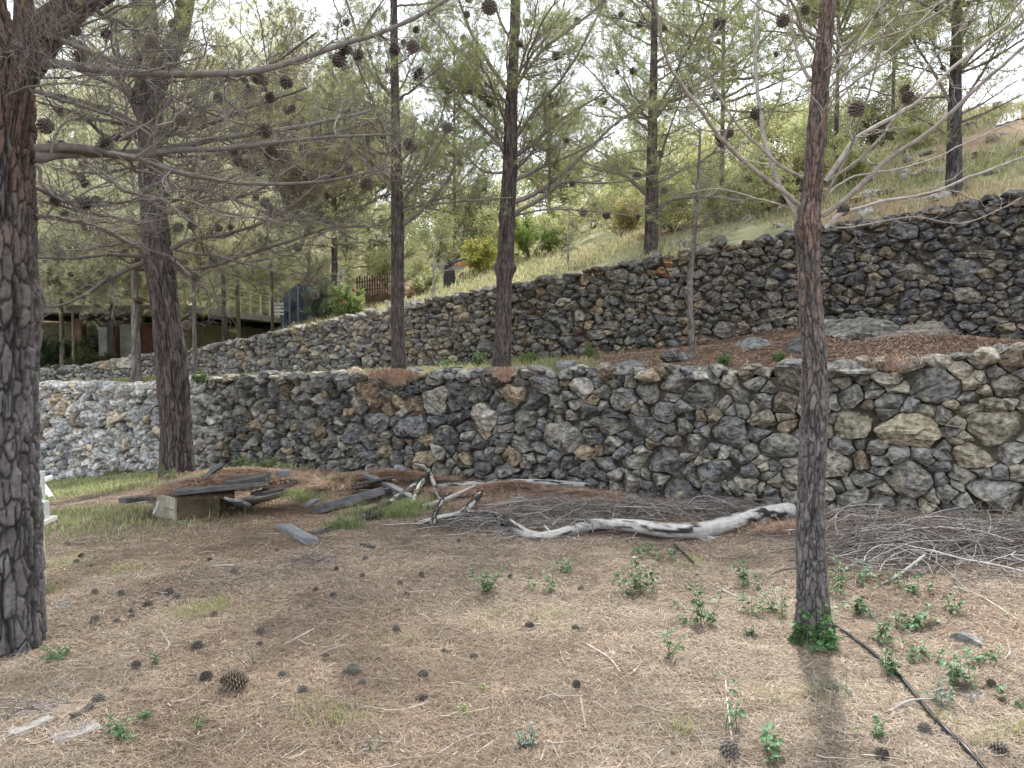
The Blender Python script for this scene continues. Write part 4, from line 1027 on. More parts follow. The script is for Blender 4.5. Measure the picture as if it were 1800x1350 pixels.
# ------------------------------------------------------------------ needle litter, twigs, grass (stuff)
def litter(name, n, sampler, fn, L, W, cols, seed, tilt=0.12, thick=0.015, matn='needle', label=None):
    rng = np.random.default_rng(seed)
    x, y = sampler(rng, n); n = len(x)
    z = fn(x, y)
    # every needle lies along the surface
    l = L * rng.uniform(.5, 1.2, n); a = rng.uniform(0, 2 * PI, n)
    dx, dy = np.cos(a) * l / 2, np.sin(a) * l / 2
    z0, z1 = fn(x - dx, y - dy), fn(x + dx, y + dy)
    h = rng.random(n) ** 2 * thick + 0.003
    t = rng.normal(size=n) * tilt * l
    cz = np.maximum((z0 + z1) / 2, z) + h + 0.002
    bow = rng.normal(size=n) * .12 * l
    wx, wy = -np.sin(a) * W / 2, np.cos(a) * W / 2
    d = np.hypot(x, y); k = np.clip(d / 4.0, 1, 2.2); wx, wy = wx * k, wy * k
    e0 = np.c_[x - dx, y - dy, np.maximum(z0, cz - abs(t)) + .003 + h * .3]; e1 = np.c_[x + dx, y + dy, np.maximum(z1 + .003, z1 + t + h)]
    m = np.c_[x - np.sin(a) * bow, y + np.cos(a) * bow, cz]
    ww = np.c_[wx, wy, np.zeros(n)]
    V = np.stack([e0 - ww * .5, e0 + ww * .5, m - ww, m + ww, e1 - ww * .3, e1 + ww * .3], 1).reshape(-1, 3)
    b = (np.arange(n) * 6)[:, None]
    Fc = np.concatenate([b + [0, 1, 3, 2], b + [2, 3, 5, 4]])
    cols = np.array(cols); C = cols[rng.integers(0, len(cols), n)] * rng.uniform(.7, 1.25, (n, 1))
    if name == 'needle_litter':
        r = sstep(4.5, 8.5, y)[:, None] * .4 + .35 * sstep(-.1, .4, fbm(x * .8, y * .8, 4, 4))[:, None]
        C = C * (1 - .3 * sstep(0, .35, fbm(x * 1.7, y * 1.7, 31, 4)))[:, None]
        C = C * (1 - r) + C * np.array([.84, .70, .62]) * r
    ac = Acc(); ac.add(V, Fc, np.repeat(C, 6, 0))
    o = ac.build(name, M[matn]); return tag(o, label, 'litter' if label else None, kind='stuff')
def near_sampler(rng, n):
    y = 2.3 * (10.5 / 2.3) ** (rng.random(n) ** 0.85)
    x = rng.uniform(-.82, .82, n) * y + rng.normal(size=n) * .2
    ok = (y < yl(x) - .02) & (rng.random(n) > .75 * gmask(x, y))
    ok &= rng.random(n) < .45 + .9 * sstep(-.45, .2, fbm(x * 2.5, y * 2.5, 7, 4))
    return x[ok], y[ok]
NC = [(.38, .30, .215), (.47, .38, .285), (.25, .18, .125), (.54, .46, .36), (.14, .10, .075), (.29, .25, .205), (.19, .135, .095)]
litter('needle_litter', 760000, near_sampler, gz, .070, .0016, NC, 101, label='fallen tan pine needles covering the ground below the walls')
def terr_sampler(rng, n):
    x = rng.uniform(-9, 7.5, n); t = rng.random(n)
    a, b = yl(x) + .1, yu(x)
    y = a + (b - a) * t
    ok = (rng.random(n) > .7 * tmask(x, y)) & (rng.random(n) < sstep(0, .5, y - a) + sstep(-.1, .3, fbm(x * 1.5, y, 3, 3)))
    return x[ok], y[ok]
RC = [(.27, .165, .11), (.34, .215, .145), (.21, .125, .085), (.40, .29, .21)]
def tzz(x, y): return np.where(y < yl(x) + .06, ztl(x) - .01, tz(x, y))
litter('terrace_needle_litter', 120000, terr_sampler, tzz, .10, .0035, RC, 102, label='rusty pine needles lying on the terrace between the walls')
# small pale twigs and chips
def twig_stuff(name, n, sampler, seed, L, r, cols, label, fn=gz, lift=.01):
    rng = np.random.default_rng(seed); x, y = sampler(rng, n); n = len(x)
    a = rng.uniform(0, 2 * PI, n); K = 7; u = np.linspace(-.5, .5, K); l = L * rng.uniform(.3, 1.2, n)
    X_ = x[:, None] + np.cos(a)[:, None] * l[:, None] * u; Y_ = y[:, None] + np.sin(a)[:, None] * l[:, None] * u
    w1 = np.cumsum(rng.normal(size=(n, K)), 1) * .05 * l[:, None]; X_ += w1; Y_ += np.cumsum(rng.normal(size=(n, K)), 1) * .05 * l[:, None]
    Z_ = fn(X_, Y_) + lift * (1 + 1.5 * rng.random((n, 1)))
    R_ = (r * rng.uniform(.5, 1.3, (n, 1))) * np.linspace(1, .45, K)
    v, q = tubes(np.stack([X_, Y_, Z_], -1), R_, 4); c = np.array(cols)
    ac = Acc(); ac.add(v, q, np.repeat(c[rng.integers(0, len(c), n)] * rng.uniform(.7, 1.2, (n, 1)), K * 4, 0))
    return tag(ac.build(name, M['twig'], smooth=True), label, 'twigs', kind='stuff')
twig_stuff('twig_litter', 2600, near_sampler, 103, .17, .0020, [(.34, .30, .26), (.22, .17, .13), (.42, .38, .34)], 'short broken twigs strewn among the fallen needles')
litter('bark_flakes', 14000, near_sampler, gz, .020, .007, [(.10, .075, .06), (.16, .12, .10), (.30, .22, .15), (.45, .38, .30), (.07, .055, .05)], 104, label='small bark flakes and cone scales strewn on the needles')

def blades(name, pts, n_each, h, wd, spread, cols, seed, label, cat='grass', lean=.5):
    rng = np.random.default_rng(seed); N = len(pts)
    p = np.repeat(pts, n_each, 0) + np.c_[rng.normal(size=(N * n_each, 2)) * spread, np.zeros(N * n_each)]
    return p
def grass(name, xy, fn, h, wd, cols, seed, label):
    rng = np.random.default_rng(seed); x, y = xy; n = len(x); z = fn(x, y) - .005
    a = rng.uniform(0, 2 * PI, n); l = h * rng.uniform(.4, 1.2, n); le = rng.uniform(.1, .8, n)
    d = np.c_[np.cos(a) * le, np.sin(a) * le, np.ones(n)]; d2 = np.c_[np.cos(a) * le * 2.6, np.sin(a) * le * 2.6, np.ones(n) * .6]
    s = np.c_[-np.sin(a), np.cos(a), np.zeros(n)] * (wd * np.clip(np.hypot(x, y) / 5, 1, 6))[:, None] / 2
    b = np.c_[x, y, z]; m = b + d * l[:, None] * .5; e = m + norm(d2) * l[:, None] * .5
    V = np.stack([b - s, b + s, m + s * .8, m - s * .8, e], 1).reshape(-1, 3)
    k = (np.arange(n) * 5)[:, None]
    ac = Acc(); c = np.array(cols); C = np.repeat(c[rng.integers(0, len(c), n)] * rng.uniform(.7, 1.25, (n, 1)), 5, 0)
    ac.add(V, k + [0, 1, 2, 3], C); ac.add(np.zeros((0, 3)), np.zeros((0, 4), int), np.zeros((0, 3)))
    ac.f.append(k + [3, 2, 4])
    return tag(ac.build(name, M['grass']), label, 'grass', kind='stuff')
GC = [(.26, .31, .12), (.36, .38, .17), (.42, .38, .23), (.20, .26, .10)]
def gsamp(seed, n, x0, x1, y0, y1, dens):
    rng = np.random.default_rng(seed); x = rng.uniform(x0, x1, n); y = rng.uniform(y0, y1, n)
    ok = rng.random(n) < dens(x, y); return x[ok], y[ok]
x, y = gsamp(110, 120000, -11, -1.5, 5.5, 13.5, lambda x, y: gmask(x, y) * (y < yl(x) - .05))
grass('grass', (x, y), gz, .10, .005, GC, 111, 'green grass growing at the foot of the wall, left')
x, y = gsamp(112, 60000, -9, 3, 8.8, 19, lambda x, y: tmask(x, y) * (y > yl(x) + .3) * (y < yu(x)) * .8)
grass('grass', (x, y), tz, .13, .004, GC + [(.36, .34, .2)], 113, 'pale grass on the terrace between the walls')
x, y = gsamp(114, 520000, -24, 26, 9, 46, lambda x, y: (y > yu(x) + .2) * (abs(x) < y * .75 + 1) * sstep(-.35, .2, fbm(x * .5, y * .5, 21, 4)) * np.clip(18 / y, .2, 1))
grass('grass', (x, y), hz, .20, .006, [(.36, .37, .18), (.46, .43, .26), (.30, .34, .15), (.50, .46, .30), (.38, .32, .2)], 115, 'dry yellow green grass on the hillside beyond the upper wall')
# tufts in the foreground
def tuft_pts(specs, seed):
    rng = np.random.default_rng(seed); X_, Y_ = [], []
    for px, py, r, n in specs:
        q = gp(px, py); X_.append(q[0] + rng.normal(size=n) * r); Y_.append(q[1] + rng.normal(size=n) * r * .8)
    return np.concatenate(X_), np.concatenate(Y_)
grass('grass_tufts', tuft_pts([(350, 1080, .10, 500), (385, 1065, .06, 250), (450, 1075, .06, 80), (880, 1080, .04, 60), (970, 1085, .07, 130), (985, 1110, .05, 60), (1220, 985, .05, 120), (1205, 1000, .05, 90),
     (200, 1010, .08, 120), (230, 1000, .06, 100), (90, 1000, .06, 160), (120, 990, .15, 200), (95, 1040, .05, 120), (1380, 1090, .05, 80), (1785, 1290, .05, 120), (1730, 1310, .05, 80), (1200, 1290, .04, 70),
     (845, 1110, .04, 50), (1180, 1280, .04, 60), (560, 1260, .10, 160), (600, 1270, .07, 120), (280, 1110, .04, 40), (700, 1130, .08, 90), (1370, 1225, .08, 120), (1450, 1230, .08, 100), (1650, 1270, .05, 80),
     (345, 1275, .03, 50), (935, 1265, .02, 10), (1780, 1080, .04, 40)], 116), gz, .07, .0024, GC + [(.40, .42, .12)], 117, 'thin green grass tufts poking through the foreground needles')
grass('fine_grass', tuft_pts([(720, 895, .16, 1500), (690, 910, .12, 1000), (610, 930, .10, 700), (640, 905, .12, 500), (510, 870, .14, 900), (590, 850, .12, 700), (545, 880, .1, 300), (330, 850, .14, 700), (285, 860, .08, 300)], 118), gz, .13, .0028,
      [(.13, .18, .07), (.20, .25, .10), (.28, .30, .14)], 119, 'fine bright grass round the old planks and branches')

# ------------------------------------------------------------------ brush heaps
def heap(name, label, specs, n, L, r, seed, cols, height=.16):
    rng = np.random.default_rng(seed); out_ = []; cc = []
    K = 9
    for px, py, sx, sy, frac in specs:
        q = gp(px, py); m = int(n * frac)
        x = q[0] + rng.normal(size=m) * sx; y = q[1] + rng.normal(size=m) * sy
        a = rng.normal(size=m) * .65 + rng.choice([0, PI], m) ; l = L * rng.uniform(.35, 1.2, m)
        u = np.linspace(-.5, .5, K)
        ux = np.cos(a)[:, None] * l[:, None] * u; uy = np.sin(a)[:, None] * l[:, None] * u
        cur = rng.normal(size=(m, 1)) * .28 * l[:, None] * (u * u * 4)
        X_ = x[:, None] + ux - np.sin(a)[:, None] * cur; Y_ = y[:, None] + uy + np.cos(a)[:, None] * cur
        X_ += np.cumsum(rng.normal(size=(m, K)), 1) * .018 * l[:, None]; Y_ += np.cumsum(rng.normal(size=(m, K)), 1) * .018 * l[:, None]
        Y_ = np.minimum(Y_, yl(X_) - .03)
        e = np.exp(-((X_ - q[0]) ** 2 / (2 * (sx * 1.2) ** 2) + (Y_ - q[1]) ** 2 / (2 * (sy * 1.2) ** 2)))
        Z_ = gz(X_, Y_) + .008 + e * height * rng.random((m, 1)) + np.maximum(0, rng.normal(size=(m, 1)) * .12) * (u + .5) * l[:, None]
        R_ = r * rng.uniform(.35, 1.5, (m, 1)) * np.linspace(1, .4, K)
        PPh = np.stack([X_, Y_, Z_], -1)
        P1, R1 = spawn(PPh, R_, rng, 3, .4, 1.0, .08, .3, 5, .2, 0.05, .4, .5, rmin=.0012)
        P1[..., 2] = np.maximum(P1[..., 2], gz(P1[..., 0], P1[..., 1]) + .004)
        out_ += [(PPh, R_), (P1, R1)]
    ac = Acc(); c = np.array(cols)
    for PPx, RRx in out_:
        v, q_ = tubes(PPx, RRx, 4); m = len(PPx)
        ac.add(v, q_, np.repeat(c[rng.integers(0, len(c), m)] * rng.uniform(.6, 1.2, (m, 1)), PPx.shape[1] * 4, 0))
    return tag(ac.build(name, M['twig'], smooth=True), label, 'brushwood', kind='stuff')
HC = [(.33, .31, .29), (.22, .19, .17), (.13, .105, .09), (.42, .40, .38), (.16, .12, .10), (.10, .08, .07)]
heap('brush_heap', 'heap of dry grey brushwood below the wall at the right', [(1660, 955, .42, .30, .55), (1560, 975, .35, .25, .2), (1780, 960, .35, .25, .25), (1500, 930, .3, .15, .1)], 760, .75, .0042, 121, HC, .17)
heap('brush_heap', 'tangle of dry grey twigs behind the fallen white log', [(1120, 905, .5, .18, .3), (960, 900, .4, .2, .25), (1280, 900, .4, .15, .25), (860, 925, .3, .12, .15), (1000, 940, .35, .08, .1)], 900, .5, .003, 122, HC, .14)
heap('brush_heap', 'small patch of grey twigs lying right of the short grey plank', [(540, 990, .12, .08, 1.0)], 40, .25, .0018, 123, HC, .03)
heap('brush_heap', 'thin pale twigs at the bottom left corner beside the buried boards', [(20, 1260, .12, .05, 1.0)], 30, .3, .002, 124, HC, .06)

# ------------------------------------------------------------------ logs and branches on the ground
def log(name, label, pts, widths, seed, lift=None, patches=.5, cols=((.42, .405, .375), (.22, .205, .19)), dark=(.03, .027, .025), stubs=(), cat='log', group=None, fn=None):
    """pts: photo pixels of the log's underside line; rests on the ground"""
    rng = np.random.default_rng(seed)
    ctr = []; wr = []
    for k, (px, py) in enumerate(pts):
        q = gp(px, py); r = widths[k] / 2 / F * q[1] * .95
        ctr.append([q[0], q[1], q[2] + r * .8 + (lift[k] if lift else 0)]); wr.append(r)
    Q = smooth_poly(np.c_[np.array(ctr), np.array(wr)], 120)
    A, r = Q[:, :3], Q[:, 3]
    ns = 26
    th = np.arange(ns) * 2 * PI / ns
    T = norm(np.gradient(A, axis=0)); Bx = norm(np.cross(T, np.array([0, 0, 1.0]))); By = np.cross(T, Bx)
    S = np.r_[0, np.cumsum(np.linalg.norm(np.diff(A, axis=0), axis=1))]
    cx_, sx_ = np.cos(th)[None], np.sin(th)[None]; Sg = S[:, None] + 0 * cx_
    nzs = fbm(cx_ * 2 + seed, sx_ * 2, Sg * 6, 4); pn = fbm(cx_ * 1.3 + seed * 3, sx_ * 1.3, Sg * 5, 4)
    bark_ = sstep(patches - .03, patches + .03, pn * .5 + .5)
    rr = r[:, None] * (1 + .14 * nzs + .10 * bark_ + .07 * fbm(cx_, sx_, Sg * 3, 2))
    rr[0] *= .75; rr[-1] *= .8
    V = A[:, None] + rr[..., None] * (cx_[..., None] * Bx[:, None] + sx_[..., None] * By[:, None])
    c0, c1 = np.array(cols[0]), np.array(cols[1])
    grain = (fbm(cx_ * 8, sx_ * 8, Sg * 2, 3) * .5 + .5)[..., None]
    C = c1 + (c0 - c1) * grain; C = C * (1 - bark_[..., None]) + np.array(dark) * bark_[..., None]
    n = len(A); i = np.arange(n - 1)[:, None] * ns; j = np.arange(ns)[None]; j2 = (j + 1) % ns
    q = np.stack([i + j, i + j2, i + ns + j2, i + ns + j], -1).reshape(-1, 4)
    ac = Acc(); ac.add(V.reshape(-1, 3), q, C.reshape(-1, 3))
    for e, s_ in ((0, 1), (n - 1, -1)):
        cap = np.vstack([V[e], A[e] + T[e] * (-s_) * r[e] * .15]); f = np.stack([j[0], j2[0], np.full(ns, ns)], -1)
        ac.add(cap, f, np.tile(c1 * .8, (ns + 1, 1)))
    for t_, az, L in stubs:
        k = int(t_ * (n - 1)); d = np.array([math.cos(az), math.sin(az) * .5, .6])
        PPs = (A[k] + np.linspace(0, 1, 6)[:, None] * d * L)[None]; v, qq = tubes(PPs, (np.linspace(.4, .15, 6) * r[k])[None], 8); ac.add(v, qq, c0)
    o = ac.build(name, M['log'], smooth=True, auto_origin=True)
    return tag(o, label, cat, group)
log('fallen_log', 'long bent barkless white log with black bark patches lying below the wall', [(735, 930), (775, 922), (830, 918), (880, 925), (930, 948), (975, 948), (1040, 935), (1110, 940), (1180, 950), (1240, 945), (1310, 927), (1350, 920), (1395, 915)],
    [8, 13, 18, 19, 19, 18, 21, 24, 27, 29, 29, 29, 28], 1, lift=[.03, .03, .03, .03, 0, 0, .02, .03, .03, .02, .02, .03, .05], patches=.555, cols=((.50, .485, .45), (.27, .25, .23)), stubs=((.42, 2.2, .12), (.7, 1.0, .1), (.85, -1.2, .07)))
log('fallen_log', 'half buried pale log against the wall foot, left of the white stone', [(770, 862), (830, 862), (900, 858), (960, 862), (1032, 866)], [9, 10, 9, 12, 14], 2, lift=[.02, .05, .05, .05, .04], patches=.62)
log('branch', 'crooked branch with peeling bark rising from the heap of rusty needles', [(730, 832), (748, 838), (752, 848), (735, 870), (725, 890)], [6, 8, 9, 9, 7], 3, lift=[.10, .10, .08, .05, .02], patches=.48, cat='branch')
log('branch', 'short branch leaning down right of the crooked one', [(757, 850), (765, 868), (775, 885)], [7, 8, 6], 4, lift=[.1, .05, .02], patches=.48, cat='branch')
log('branch', 'grey branch with a pale broken tip lying before the half buried log', [(742, 897), (780, 888), (835, 868)], [7, 9, 6], 5, lift=[.02, .03, .07], patches=.75, cat='branch')
log('branch', 'black barked branch slanting up left of the crooked branch', [(640, 912), (680, 895), (720, 872), (748, 850)], [11, 12, 10, 7], 6, lift=[.01, .03, .05, .08], patches=.35, cat='branch')
log('branch', 'short birch like black and white stub standing over the left end of the white log', [(812, 922), (825, 905), (845, 885)], [22, 14, 10], 7, lift=[.02, .05, .07], patches=.42, cat='branch')
log('branch', 'black stub branch leaning at the thin end of the white log', [(760, 930), (768, 915), (778, 900)], [10, 9, 7], 8, lift=[.02, .08, .12], patches=.4, cat='branch')
log('branch', 'thick black charred branch end between the grass and the dark planks', [(560, 940), (600, 925), (660, 915), (668, 905)], [5, 8, 12, 10], 9, lift=[.0, .0, .01, .02], patches=.3, cat='branch')
log('branch', 'pale twig propped on the brushwood right of the foreground trunk', [(1540, 1035), (1580, 1020), (1625, 1005)], [4, 5, 5], 10, lift=[.0, .03, .10], patches=.9, cat='branch')
log('branch', 'straight pale stick lying across the black hose', [(1562, 1256), (1600, 1249), (1645, 1240)], [4, 4, 3], 11, lift=[.004, .03, .02], patches=.95, cat='branch')
log('branch', 'mossy pale stick left behind the foreground trunk pointing at the wall', [(1448, 945), (1462, 970), (1485, 1008)], [4, 5, 5], 12, patches=.85, cat='branch', cols=((.40, .38, .28), (.3, .28, .2)))
TW = [([(845 // 3, 1110), (292, 1125), (297, 1138), (290, 1148)], 'curled white twig left of centre in the foreground'), ([(500, 1137), (525, 1125), (552, 1110)], 'straight thin grey twig left of the foreground centre'),
      ([(600, 1240), (650, 1250), (700, 1255), (755, 1242)], 'long thin pale forked twig below the closed grey cone'), ([(690, 1342), (760, 1332), (800, 1315), (838, 1295)], 'long brown twig at the bottom edge, left of the round weed'),
      ([(840, 1345), (835, 1330), (860, 1315), (875, 1305)], 'hooked white twig at the bottom centre'), ([(950, 1345), (965, 1310), (985, 1345)], 'grey forked twig at the bottom centre right'),
      ([(1275, 1195), (1278, 1240), (1290, 1330)], 'thin upright white twig left of the grey open cone'), ([(1030, 1135), (1070, 1160), (1090, 1185)], 'pale twig crossing the small hollow in the centre'),
      ([(1020, 1230), (1025, 1260), (1030, 1290)], 'short pale twig under the centre hollow'), ([(1260, 1035), (1290, 1050), (1300, 1055)], 'short grey twig left of the foreground trunk'),
      ([(1675, 1035), (1720, 1050), (1790, 1095)], 'long brown twig right of the ivy plants'), ([(1770, 1130), (1775, 1150), (1765, 1165)], 'crooked pale twig above the flat stone'),
      ([(1605, 1320), (1640, 1328), (1652, 1332)], 'short white twig near the bottom of the hose'), ([(1555, 1290), (1580, 1285), (1600, 1282)], 'small pale twig left of the grey cone by the hose'),
      ([(120, 1180), (150, 1178), (175, 1176)], 'thin twig above the yellow weed patch'), ([(300, 1238), (330, 1234), (352, 1220)], 'thin pale twig at the foot of the tall needle stem'),
      ([(370, 999), (395, 998), (412, 999)], 'straight pale twig beside the green shoot'), ([(1480, 1200), (1500, 1232), (1440, 1215)], 'bent grey twig in the trunk shadow')]
for k, (pt, lb) in enumerate(TW):
    log('twig', lb, pt, [3.2] * len(pt), 20 + k, lift=[.006] * len(pt), patches=.95, cat='twig', cols=((.50, .47, .43), (.36, .33, .3)))

# ------------------------------------------------------------------ planks
def plank(label, p0, p1, wd, th, roll=0, lift0=0.0, lift1=0.0, seed=0, col=((.055, .053, .052), (.11, .108, .106)), name='plank', cat='plank', parent=None, abs_=False):
    rng = np.random.default_rng(seed)
    a = np.array(p0, float) if abs_ else gp(*p0) + [0, 0, th / 2 + lift0]
    b = np.array(p1, float) if abs_ else gp(*p1) + [0, 0, th / 2 + lift1]
    t = norm(b - a); L = np.linalg.norm(b - a)
    s = norm(np.cross(t, [0, 0, 1.0])); u = np.cross(s, t)
    s, u = s * math.cos(roll) + u * math.sin(roll), u * math.cos(roll) - s * math.sin(roll)
    n = max(6, int(L / .03)); k = np.linspace(0, 1, n)
    # rounded section
    c = .12
    sec = []
    for q in range(9): sec.append((-1 + 2 * q / 8, 1))
    for q in range(1, 4): sec.append((1, 1 - 2 * q / 4))
    for q in range(9): sec.append((1 - 2 * q / 8, -1))
    for q in range(1, 4): sec.append((-1, -1 + 2 * q / 4))
    sec = np.array(sec, float); m = len(sec)
    e = np.max(np.abs(sec), 1) ; rnd = np.hypot(sec[:, 0], sec[:, 1]) > 1.3
    sec[rnd] *= .96
    X_ = a + k[:, None] * (b - a) + (rng.normal() * .008 * np.sin(k * PI))[:, None] * u
    gr = fbm(sec[None, :, 0] * 9 + seed, sec[None, :, 1] * 3, k[:, None] * L * 3, 3)
    V = X_[:, None] + sec[None, :, :1] * wd / 2 * s + sec[None, :, 1:] * th / 2 * (1 + .10 * gr[..., None]) * u
    je = .012 * fbm(sec[:, 0] * 4, sec[:, 1] * 3, seed + 1.0, 2)
    V[0] += je[:, None] * t; V[-1] += je[::-1][:, None] * t
    c0, c1 = np.array(col[0]), np.array(col[1])
    C = c0 + (c1 - c0) * np.clip(gr * .9 + .5 + rng.normal() * .1, 0, 1)[..., None]
    i = np.arange(n - 1)[:, None] * m; j = np.arange(m)[None]; j2 = (j + 1) % m
    ac = Acc(); ac.add(V.reshape(-1, 3), np.stack([i + j, i + j2, i + m + j2, i + m + j], -1).reshape(-1, 4), C.reshape(-1, 3))
    for e_, sg in ((0, 1), (n - 1, -1)):
        cp = np.vstack([V[e_], X_[e_]]); f = np.stack([j[0], j2[0], np.full(m, m)], -1); ac.add(cp, f if sg < 0 else f[:, ::-1], np.tile(c1 * .9, (m + 1, 1)))
    if parent is not None: return ac.build(name, M['wood'], parent, np.array(parent.location))
    return tag(ac.build(name, M['wood'], auto_origin=True), label, cat, 'old planks')
def hp(px, py, Y): return P(px, py, Y)
LG = ((.11, .113, .116), (.19, .193, .196)); DK = ((.045, .04, .038), (.09, .085, .08)); PW = ((.30, .27, .22), (.40, .37, .31))
YP = gp(350, 912)[1]
plank('long front plank on top of the heap over the brown crate', hp(307, 866, YP - .05), hp(472, 850, YP + .25), .26, .05, .12, seed=1, col=((.06, .058, .056), (.12, .118, .115)), abs_=True)
plank('dark plank jutting out left over the pale crate end', hp(215, 880, YP - .02), hp(315, 866, YP + .35), .22, .05, .1, seed=2, abs_=True)
plank('pale edged plank at the back of the heap by the trunk', hp(285, 853, YP + .5), hp(400, 838, YP + .75), .2, .035, .1, seed=3, col=((.12, .12, .12), (.2, .2, .2)), abs_=True)
plank('dark thick plank lying on the needles, right part of the heap', hp(400, 852, YP + .15), hp(470, 840, YP + .2), .16, .07, 0, seed=4, col=DK, abs_=True)
plank('second dark plank just under the thick one on the heap', hp(405, 842, YP + .35), hp(474, 836, YP + .4), .14, .05, 0, seed=5, col=DK, abs_=True)
plank('short board sticking up steeply beside the leaning pine', hp(357, 842, YP + .45), hp(390, 818, YP + .6), .14, .04, .5, seed=6, col=((.08, .078, .078), (.13, .13, .13)), abs_=True)
plank('square grey block end at the right tip of the heap', hp(488, 834, YP + .5), hp(508, 833, YP + .55), .12, .08, 0, seed=7, col=((.11, .115, .12), (.17, .175, .18)), abs_=True)
plank('long low board under the needles at the right of the heap', hp(452, 868, YP + .1), hp(512, 848, YP + .45), .2, .04, .1, seed=8, col=DK, abs_=True)
plank('small pale grey board propped up right of the brown crate', hp(404, 880, YP - .05), hp(432, 884, YP - .12), .16, .03, .5, seed=9, col=LG, abs_=True)
plank('dark board lying in shade below the right part of the heap', (420, 893), (500, 868), .2, .05, 0, .02, .02, 10, DK)
plank('short weathered grey plank lying alone on the needles', (497, 930), (548, 958), .13, .05, .15, .0, .0, 11, LG)
plank('long grey beam resting on the needles in front of the black branch', (556, 905), (668, 880), .13, .09, .3, .0, .05, 12, ((.065, .065, .066), (.13, .13, .13)))
plank('grey board crossing behind the grey beam', (642, 852), (728, 885), .10, .04, .1, .09, .02, 13, ((.09, .092, .095), (.16, .163, .166)))
plank('dark board roofing a small hollow left of the crooked branch', (622, 872), (690, 860), .25, .03, .2, .10, .12, 14, DK)
plank('dark upright board closing the small hollow', (632, 880), (690, 876), .06, .12, 0, .0, .0, 15, DK)
plank('thin dark board flat in the grass below the grey beam', (548, 940), (640, 918), .10, .02, 0, .0, .0, 16, DK)
plank('sliver of pale board left of the grey beam', (535, 893), (560, 878), .09, .02, 0, .0, .0, 17, LG)
plank('short black stick of wood on the needles right of the lone plank', (635, 962), (658, 966), .03, .03, 0, 0, 0, 18, DK)
plank('pale grey board half buried at the bottom left corner', (85, 1248), (142, 1300), .17, .012, .0, .0, .0, 19, ((.17, .175, .18), (.26, .265, .27)))
plank('split board sunk in needles left of the corner board', (20, 1300), (88, 1272), .05, .02, .0, .0, .0, 20, ((.22, .21, .2), (.3, .29, .28)))
plank('wide board buried under needles in the bottom left corner', (45, 1262), (92, 1246), .10, .010, .0, .0, .0, 21, ((.15, .15, .15), (.24, .24, .24)))
plank('dark rotten stick beside the corner board', (128, 1268), (160, 1250), .03, .03, .0, .0, .0, 22, DK)
# crate under the planks
b0 = gp(312, 921); crate = empty('crate', b0, 'broken wooden crate with brown side and pale board end under the planks', 'crate')
def panel(nm, q0, q1, z0, z1, th, col, seed, m='wood'):
    """upright board between two ground-plan points"""
    a, b = np.array(q0, float), np.array(q1, float); t = norm(b - a); nrm = np.array([t[1], -t[0]]) * th / 2
    n = 14; k = np.linspace(0, 1, n); zz = np.linspace(z0, z1, 6)
    ac = Acc()
    for sg in (1, -1):
        V = np.array([[*(a + (b - a) * kk + nrm * sg), z] for kk in k for z in zz])
        i = (np.arange(n - 1)[:, None] * 6 + np.arange(5)[None]).ravel(); f = np.stack([i, i + 6, i + 7, i + 1], -1)
        V[:, 2] += .006 * fbm(V[:, 0] * 9, V[:, 1] * 9, seed + 0.0, 2)
        C = np.array(col) * (1 + .25 * fbm(V[:, 0] * 4, V[:, 1] * 4, V[:, 2] * 25, 3))[:, None]
        ac.add(V, f, C)
    m4 = [0, 5, (n - 1) * 6 + 5, (n - 1) * 6]
    for u0, u1 in ((0, 1), (1, 2), (2, 3), (3, 0)):
        A_, B_ = ac.v[0][m4[u0]], ac.v[0][m4[u1]]; C_, D_ = ac.v[1][m4[u1]], ac.v[1][m4[u0]]
        ac.add(np.array([A_, B_, C_, D_]), [[0, 1, 2, 3]], col)
    return ac.build(nm, M[m], crate, np.array(crate.location))
pl, pm, pr2 = P(258, 905, YP + .25), P(312, 915, YP - .12), P(386, 905, YP + .12)
ztop = P(312, 874, YP - .12)[2]; zbot = b0[2] - .06
panel('side_panel', pm[:2], pr2[:2], zbot, ztop, .025, (.085, .068, .042), 1)
zm = (ztop * .45 + b0[2] * .55)
panel('end_board', pl[:2], pm[:2] - [.012, 0.0], zm + .006, ztop - .01, .022, (.36, .33, .27), 2)
panel('end_board', pl[:2] * .75 + pm[:2] * .25, pm[:2] - [.012, 0.0], zbot + .05, zm, .022, (.33, .30, .24), 3)
panel('back_panel', pl[:2] + [.05, .45], pr2[:2] + [-.02, .45], zbot, ztop - .02, .025, (.07, .055, .04), 4)
a_ = P(283, 880, YP - .02) - [0, .05, 0]; b_ = P(275, 900, YP - .02) - [0, .05, 0]
plank(None, a_, b_, .035, .02, 0, seed=5, col=((.45, .45, .44), (.55, .55, .54)), name='batten', parent=crate, abs_=True)
plank('thin broken board with litter on it under the pale crate end', P(232, 928, YP - .1), P(290, 926, YP - .25), .16, .015, .1, seed=30, col=((.16, .12, .09), (.25, .2, .16)), abs_=True)
plank('splintered pale board tip at the foot of the crate', P(236, 927, YP - .22), P(250, 932, YP - .3), .06, .012, .1, seed=31, col=((.42, .4, .37), (.5, .48, .45)), abs_=True)
